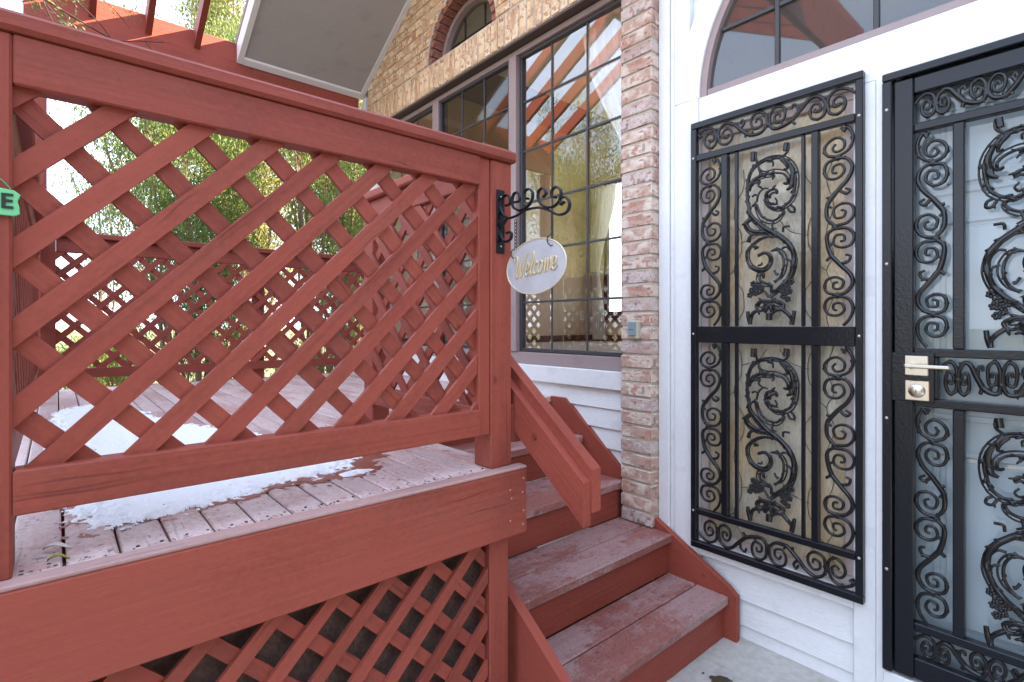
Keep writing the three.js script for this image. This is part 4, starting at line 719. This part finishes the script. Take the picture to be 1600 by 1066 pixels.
{
  const font = await new FontLoader().loadAsync('fonts/droid/droid_sans_bold.typeface.json');
  const t = thing('green_letter_tag', 'pale green cut out letter tag hung on the left railing post', 'sign', null, [-1.1925, 1.52, 0.0]);
  const sh = new THREE.Shape(); const o0 = [[0.038, 0.0], [0.045, -0.004], [0.075, -0.004], [0.11, 0.0], [0.11, 0.044], [0.08, 0.047], [0.045, 0.043], [0.037, 0.036], [0.041, 0.024], [0.0385, 0.012]]; const o = o0.map(([p, q]) => [0.046 + (p - 0.038) * 0.85, q * 0.85 + 0.003]); sh.moveTo(-o[0][0], o[0][1]); for (const p of o.slice(1)) sh.lineTo(-p[0], p[1]);
  part('plate', new THREE.ExtrudeGeometry(sh, { depth: 0.003, bevelEnabled: true, bevelSize: 0.001, bevelThickness: 0.001, bevelSegments: 1 }).rotateY(Math.PI / 2), new THREE.MeshPhysicalMaterial({ color: lin(0.14, 0.50, 0.22), roughness: 0.4, side: THREE.DoubleSide }), t);
  const g = new TextGeometry('E', { font, size: 0.025, depth: 0.0016, curveSegments: 4 }); g.computeBoundingBox(); g.rotateY(Math.PI / 2).translate(0.0045, 0.0095, 0.070);
  part('letter', g, new THREE.MeshStandardMaterial({ color: lin(0.012, 0.012, 0.012), roughness: 0.6 }), t);
  part('string', stroke([V(0.001, 0.043, 0.056), V(0.002, 0.055, 0.066), V(0.001, 0.07, 0.085)], 0.0008, 0.0008, { sides: 5 }), new THREE.MeshStandardMaterial({ color: lin(0.1, 0.35, 0.15) }), t);
}

// ---------------------------------------------------------------- trees and shrubs
const BARK = new THREE.MeshStandardMaterial({ color: lin(0.30, 0.19, 0.13), map: grainC, bumpMap: grainB, bumpScale: 0.006, roughness: 0.95 });
const leafMat = (r, g, b) => new THREE.MeshPhysicalMaterial({ color: lin(r, g, b), roughness: 0.8, transmission: 0.25, thickness: 0, side: THREE.DoubleSide });
const GREEN = [leafMat(0.12, 0.20, 0.035), leafMat(0.19, 0.22, 0.035), leafMat(0.07, 0.12, 0.05), leafMat(0.27, 0.25, 0.04)];
function sprays(list, per, len, mat, parent, name) {   // list: [x, y, z, dx, dy, dz, size]; thin scaly sprigs of crossed blades
  const pos = [], uv = [], nor = [];
  const d = new THREE.Vector3(), s = new THREE.Vector3(), u = new THREE.Vector3(), n = new THREE.Vector3();
  for (const [x, y, z, ax, ay, az, R] of list) for (let i = 0; i < per; i++) {
    const px = x + R * (rnd() + rnd() - 1), py = y + R * 1.2 * (rnd() + rnd() - 1), pz = z + R * (rnd() + rnd() - 1);
    d.set(ax + rr(-0.7, 0.7), ay + rr(-0.5, 0.7), az + rr(-0.7, 0.7)).normalize(); s.set(rr(-1, 1), rr(-1, 1), rr(-1, 1)).cross(d).normalize();
    const l = len * rr(0.6, 1.4), w = l * rr(0.09, 0.16); n.crossVectors(s, d);
    const A = [px, py, pz], B = [px + d.x * l * 0.5 + s.x * w, py + d.y * l * 0.5 + s.y * w, pz + d.z * l * 0.5 + s.z * w], C = [px + d.x * l, py + d.y * l, pz + d.z * l], D = [px + d.x * l * 0.45 - s.x * w, py + d.y * l * 0.45 - s.y * w, pz + d.z * l * 0.45 - s.z * w];
    pos.push(...A, ...B, ...C, ...A, ...C, ...D); for (let k = 0; k < 6; k++) nor.push(n.x, n.y, n.z);
  }
  const g = new THREE.BufferGeometry(); g.setAttribute('position', new THREE.Float32BufferAttribute(pos, 3)); g.setAttribute('normal', new THREE.Float32BufferAttribute(nor, 3));
  return part(name, g, mat, parent);
}
function evergreen(name, label, [x, z], h, r, stems, mats, group, { clumps: nc = 34, low = 0.3, per = 60, len = 0.034, spread = 0.42, size = 0.16, cat = 'tree' } = {}) {
  const t = thing(name, label, cat, group, [x, -0.05, z]);
  const trunks = [], clumps = [[], []];
  for (let k = 0; k < stems; k++) {
    const a = k / stems * 6.28 + rr(-0.4, 0.4), R = r * rr(0.2, 0.85), hh = h * rr(0.7, 1);
    const pts = [0, 0.2, 0.45, 0.7, 1].map((q) => V(Math.cos(a) * (0.12 + R * q ** 1.3) + rr(-0.07, 0.07), hh * q, Math.sin(a) * (0.12 + R * q ** 1.3) + rr(-0.07, 0.07)));
    trunks.push(stroke(pts, rr(0.012, 0.032), 0.004, { sub: 4, sides: 6 }));
    const c = new THREE.CatmullRomCurve3(pts);
    for (let j = 0; j < nc; j++) {
      const q = mix(low, 1, Math.sqrt(rnd())), p = c.getPoint(q), ba = rr(0, 6.28), bl = r * rr(0.08, spread) * (1.25 - q * 0.8), e = V(p.x + Math.cos(ba) * bl, p.y + bl * rr(0.5, 1.3), p.z + Math.sin(ba) * bl);
      if (rnd() < 0.6) trunks.push(stroke([p, p.clone().lerp(e, 0.5).add(V(0, -0.03, 0)), e], 0.004, 0.0015, { sub: 2, sides: 4 }));
      clumps[rnd() < 0.65 ? 0 : 1].push([e.x, e.y, e.z, Math.cos(ba) * 0.4, 0.9, Math.sin(ba) * 0.4, size * rr(0.6, 1.3)]);
    }
    for (let j = 0; j < 14; j++) { const p = c.getPoint(rr(0.05, 0.6)), ba = rr(0, 6.28), l = rr(0.2, 0.6) * Math.min(1, r); trunks.push(stroke([p, V(p.x + Math.cos(ba) * l * 0.3, p.y + l * 0.6, p.z + Math.sin(ba) * l * 0.3), V(p.x + Math.cos(ba) * l * 0.5, p.y + l * 1.3, p.z + Math.sin(ba) * l * 0.5)], 0.004, 0.001, { sub: 2, sides: 4 })); }
  }
  part('trunk', mergeGeometries(trunks.map((g) => g.toNonIndexed())), BARK, t);
  clumps.forEach((c, i) => sprays(c, per, len, mats[i], t, 'crown'));
  return t;
}
const eg = 'evergreens behind the deck';
evergreen('juniper_tree', 'bushy bright green juniper with many brown stems behind the far railing', [-5.9, -1.0], 4.4, 0.95, 12, [GREEN[0], GREEN[1]], eg, { clumps: 90, low: 0.2, per: 90, spread: 0.55 });
evergreen('juniper_tree', 'juniper of bare reddish stems and sparse green tips near the house corner', [-5.7, -2.25], 4.8, 0.8, 20, [GREEN[1], GREEN[0]], eg, { clumps: 34, low: 0.35, per: 70, spread: 0.5 });
evergreen('juniper_tree', 'sunlit yellow green juniper on the lawn left of the deck, mirrored in the wide window', [-6.1, 2.3], 5.0, 1.3, 14, [GREEN[3], GREEN[0]], eg, { clumps: 80, low: 0.08, per: 80, len: 0.042, size: 0.22, spread: 0.5 });
evergreen('juniper_tree', 'tall yellow green juniper rising behind the pergola beam', [-7.6, -1.9], 7.0, 1.25, 12, [GREEN[3], GREEN[1]], eg, { clumps: 90, low: 0.12, per: 90, len: 0.05, size: 0.26 });
evergreen('juniper_tree', 'dark green juniper at the far side of the lawn behind the others', [-9.0, -4.0], 6.5, 1.7, 12, [GREEN[0], GREEN[2]], eg, { clumps: 80, low: 0.05, per: 80, len: 0.07, size: 0.34 });
evergreen('spruce_tree', 'distant bluish spruce seen against bright sky beyond the deck corner', [-13.5, -0.9], 6.0, 1.6, 9, [GREEN[2], GREEN[2]], 'distant trees', { clumps: 26, low: 0.25, per: 40, len: 0.09, size: 0.3 });
evergreen('spruce_tree', 'thin distant spruce beyond the left railing', [-15, 1.3], 8, 1.4, 8, [GREEN[2], GREEN[2]], 'distant trees', { clumps: 22, low: 0.25, per: 36, len: 0.1, size: 0.32 });
evergreen('low_shrub', 'low shrub of dark twigs under the far railing', [-5.15, -1.7], 1.25, 0.45, 18, [GREEN[1], GREEN[2]], 'shrubs along the deck', { clumps: 8, low: 0.4, per: 30, size: 0.08, cat: 'shrub' });
evergreen('low_shrub', 'leafless shrub at the deck edge near the house wall', [-5.15, -2.5], 1.2, 0.4, 18, [GREEN[2], GREEN[3]], 'shrubs along the deck', { clumps: 3, low: 0.6, per: 20, size: 0.06, cat: 'shrub' });
evergreen('low_shrub', 'small green shrub on the lawn beyond the deck corner', [-10.5, -0.5], 1.1, 0.9, 12, [GREEN[0], GREEN[1]], 'shrubs on the lawn', { clumps: 24, low: 0.1, per: 60, len: 0.05, cat: 'shrub' });
{ // overhanging bare branch near the pergola
  const t = thing('overhanging_branch', 'thin bare branch with a few needles hanging over the railing', 'branch', null, [-2.3, 2.3, 0.0]);
  const B = [];
  const tw = (pts, r) => B.push(stroke(pts.map((p) => V(...p)), r, r * 0.35, { sub: 4, sides: 5 }));
  tw([[-0.1, 0.42, 0.45], [0, 0.14, 0.1], [0.0, 0.07, -0.05], [0, 0.035, -0.16], [0.02, 0.045, -0.22], [0, 0.075, -0.30]], 0.0035);
  tw([[0, 0.038, -0.15], [0, 0.015, -0.2], [0.02, -0.035, -0.27]], 0.002); tw([[0, 0.06, -0.24], [0.03, 0.0, -0.29], [0.02, 0.0, -0.36]], 0.002); tw([[0, 0.10, 0.0], [0, 0.02, -0.06], [0, -0.055, -0.09]], 0.0022); tw([[0.02, 0.16, 0.0], [0, 0.08, -0.11], [0, 0.02, -0.16], [0.02, -0.03, -0.23]], 0.0022); tw([[0, 0.09, 0.03], [0.02, 0.0, -0.01], [0.02, -0.045, -0.08]], 0.002); tw([[0, 0.2, -0.02], [0.02, 0.14, -0.14], [0.0, 0.09, -0.2]], 0.002); tw([[0, 0.24, 0.05], [0, 0.16, -0.03], [0, 0.10, -0.05], [0, 0.02, -0.03]], 0.0025);
  for (let k = 0; k < 22; k++) { const z = rr(-0.02, 0.25), y = rr(0.02, 0.22); tw([[rr(-0.1, 0.1), y + 0.1, z + 0.06], [rr(-0.05, 0.05), y, z], [0, y - 0.04, z - rr(0.03, 0.08)]], 0.0016); }
  part('twigs', mergeGeometries(B.map((g) => g.toNonIndexed())), new THREE.MeshStandardMaterial({ color: lin(0.035, 0.022, 0.02), roughness: 0.9 }), t);
  const L = []; for (let k = 0; k < 60; k++) L.push([rr(-0.12, 0.12), rr(0.03, 0.3), rr(-0.05, 0.3), 0, -0.4, -0.6, 0.03]); L.push([0, 0.13, -0.15, 0, -0.5, -0.4, 0.03], [0, 0.14, -0.2, 0, -0.5, -0.4, 0.03]);
  sprays(L, 26, 0.014, GREEN[0], t, 'needles');
}
{ // grass tufts beyond the deck
  const pos = [], nor = [], nT = 26000;
  for (let i = 0; i < nT; i++) { const x = -4.7 - 14 * rnd() ** 1.3, z = rr(-5, 4), a = rr(0, 6.28), h = rr(0.03, 0.10), w = 0.006; pos.push(x - w * Math.cos(a), -0.05, z - w * Math.sin(a), x + w * Math.cos(a), -0.05, z + w * Math.sin(a), x + rr(-0.03, 0.03), h - 0.05, z + rr(-0.03, 0.03)); for (let k = 0; k < 3; k++) nor.push(0, 1, 0); }
  const g = new THREE.BufferGeometry(); g.setAttribute('position', new THREE.Float32BufferAttribute(pos, 3)); g.setAttribute('normal', new THREE.Float32BufferAttribute(nor, 3));
  const m = structure('grass', g, leafMat(0.17, 0.22, 0.06)); m.userData = { kind: 'stuff', label: 'short green and tan grass on the lawn beyond the deck', category: 'grass' };
}
scene.traverse((o) => { if (o.isMesh) o.castShadow = o.receiveShadow = true; });
renderer.render(scene, camera);
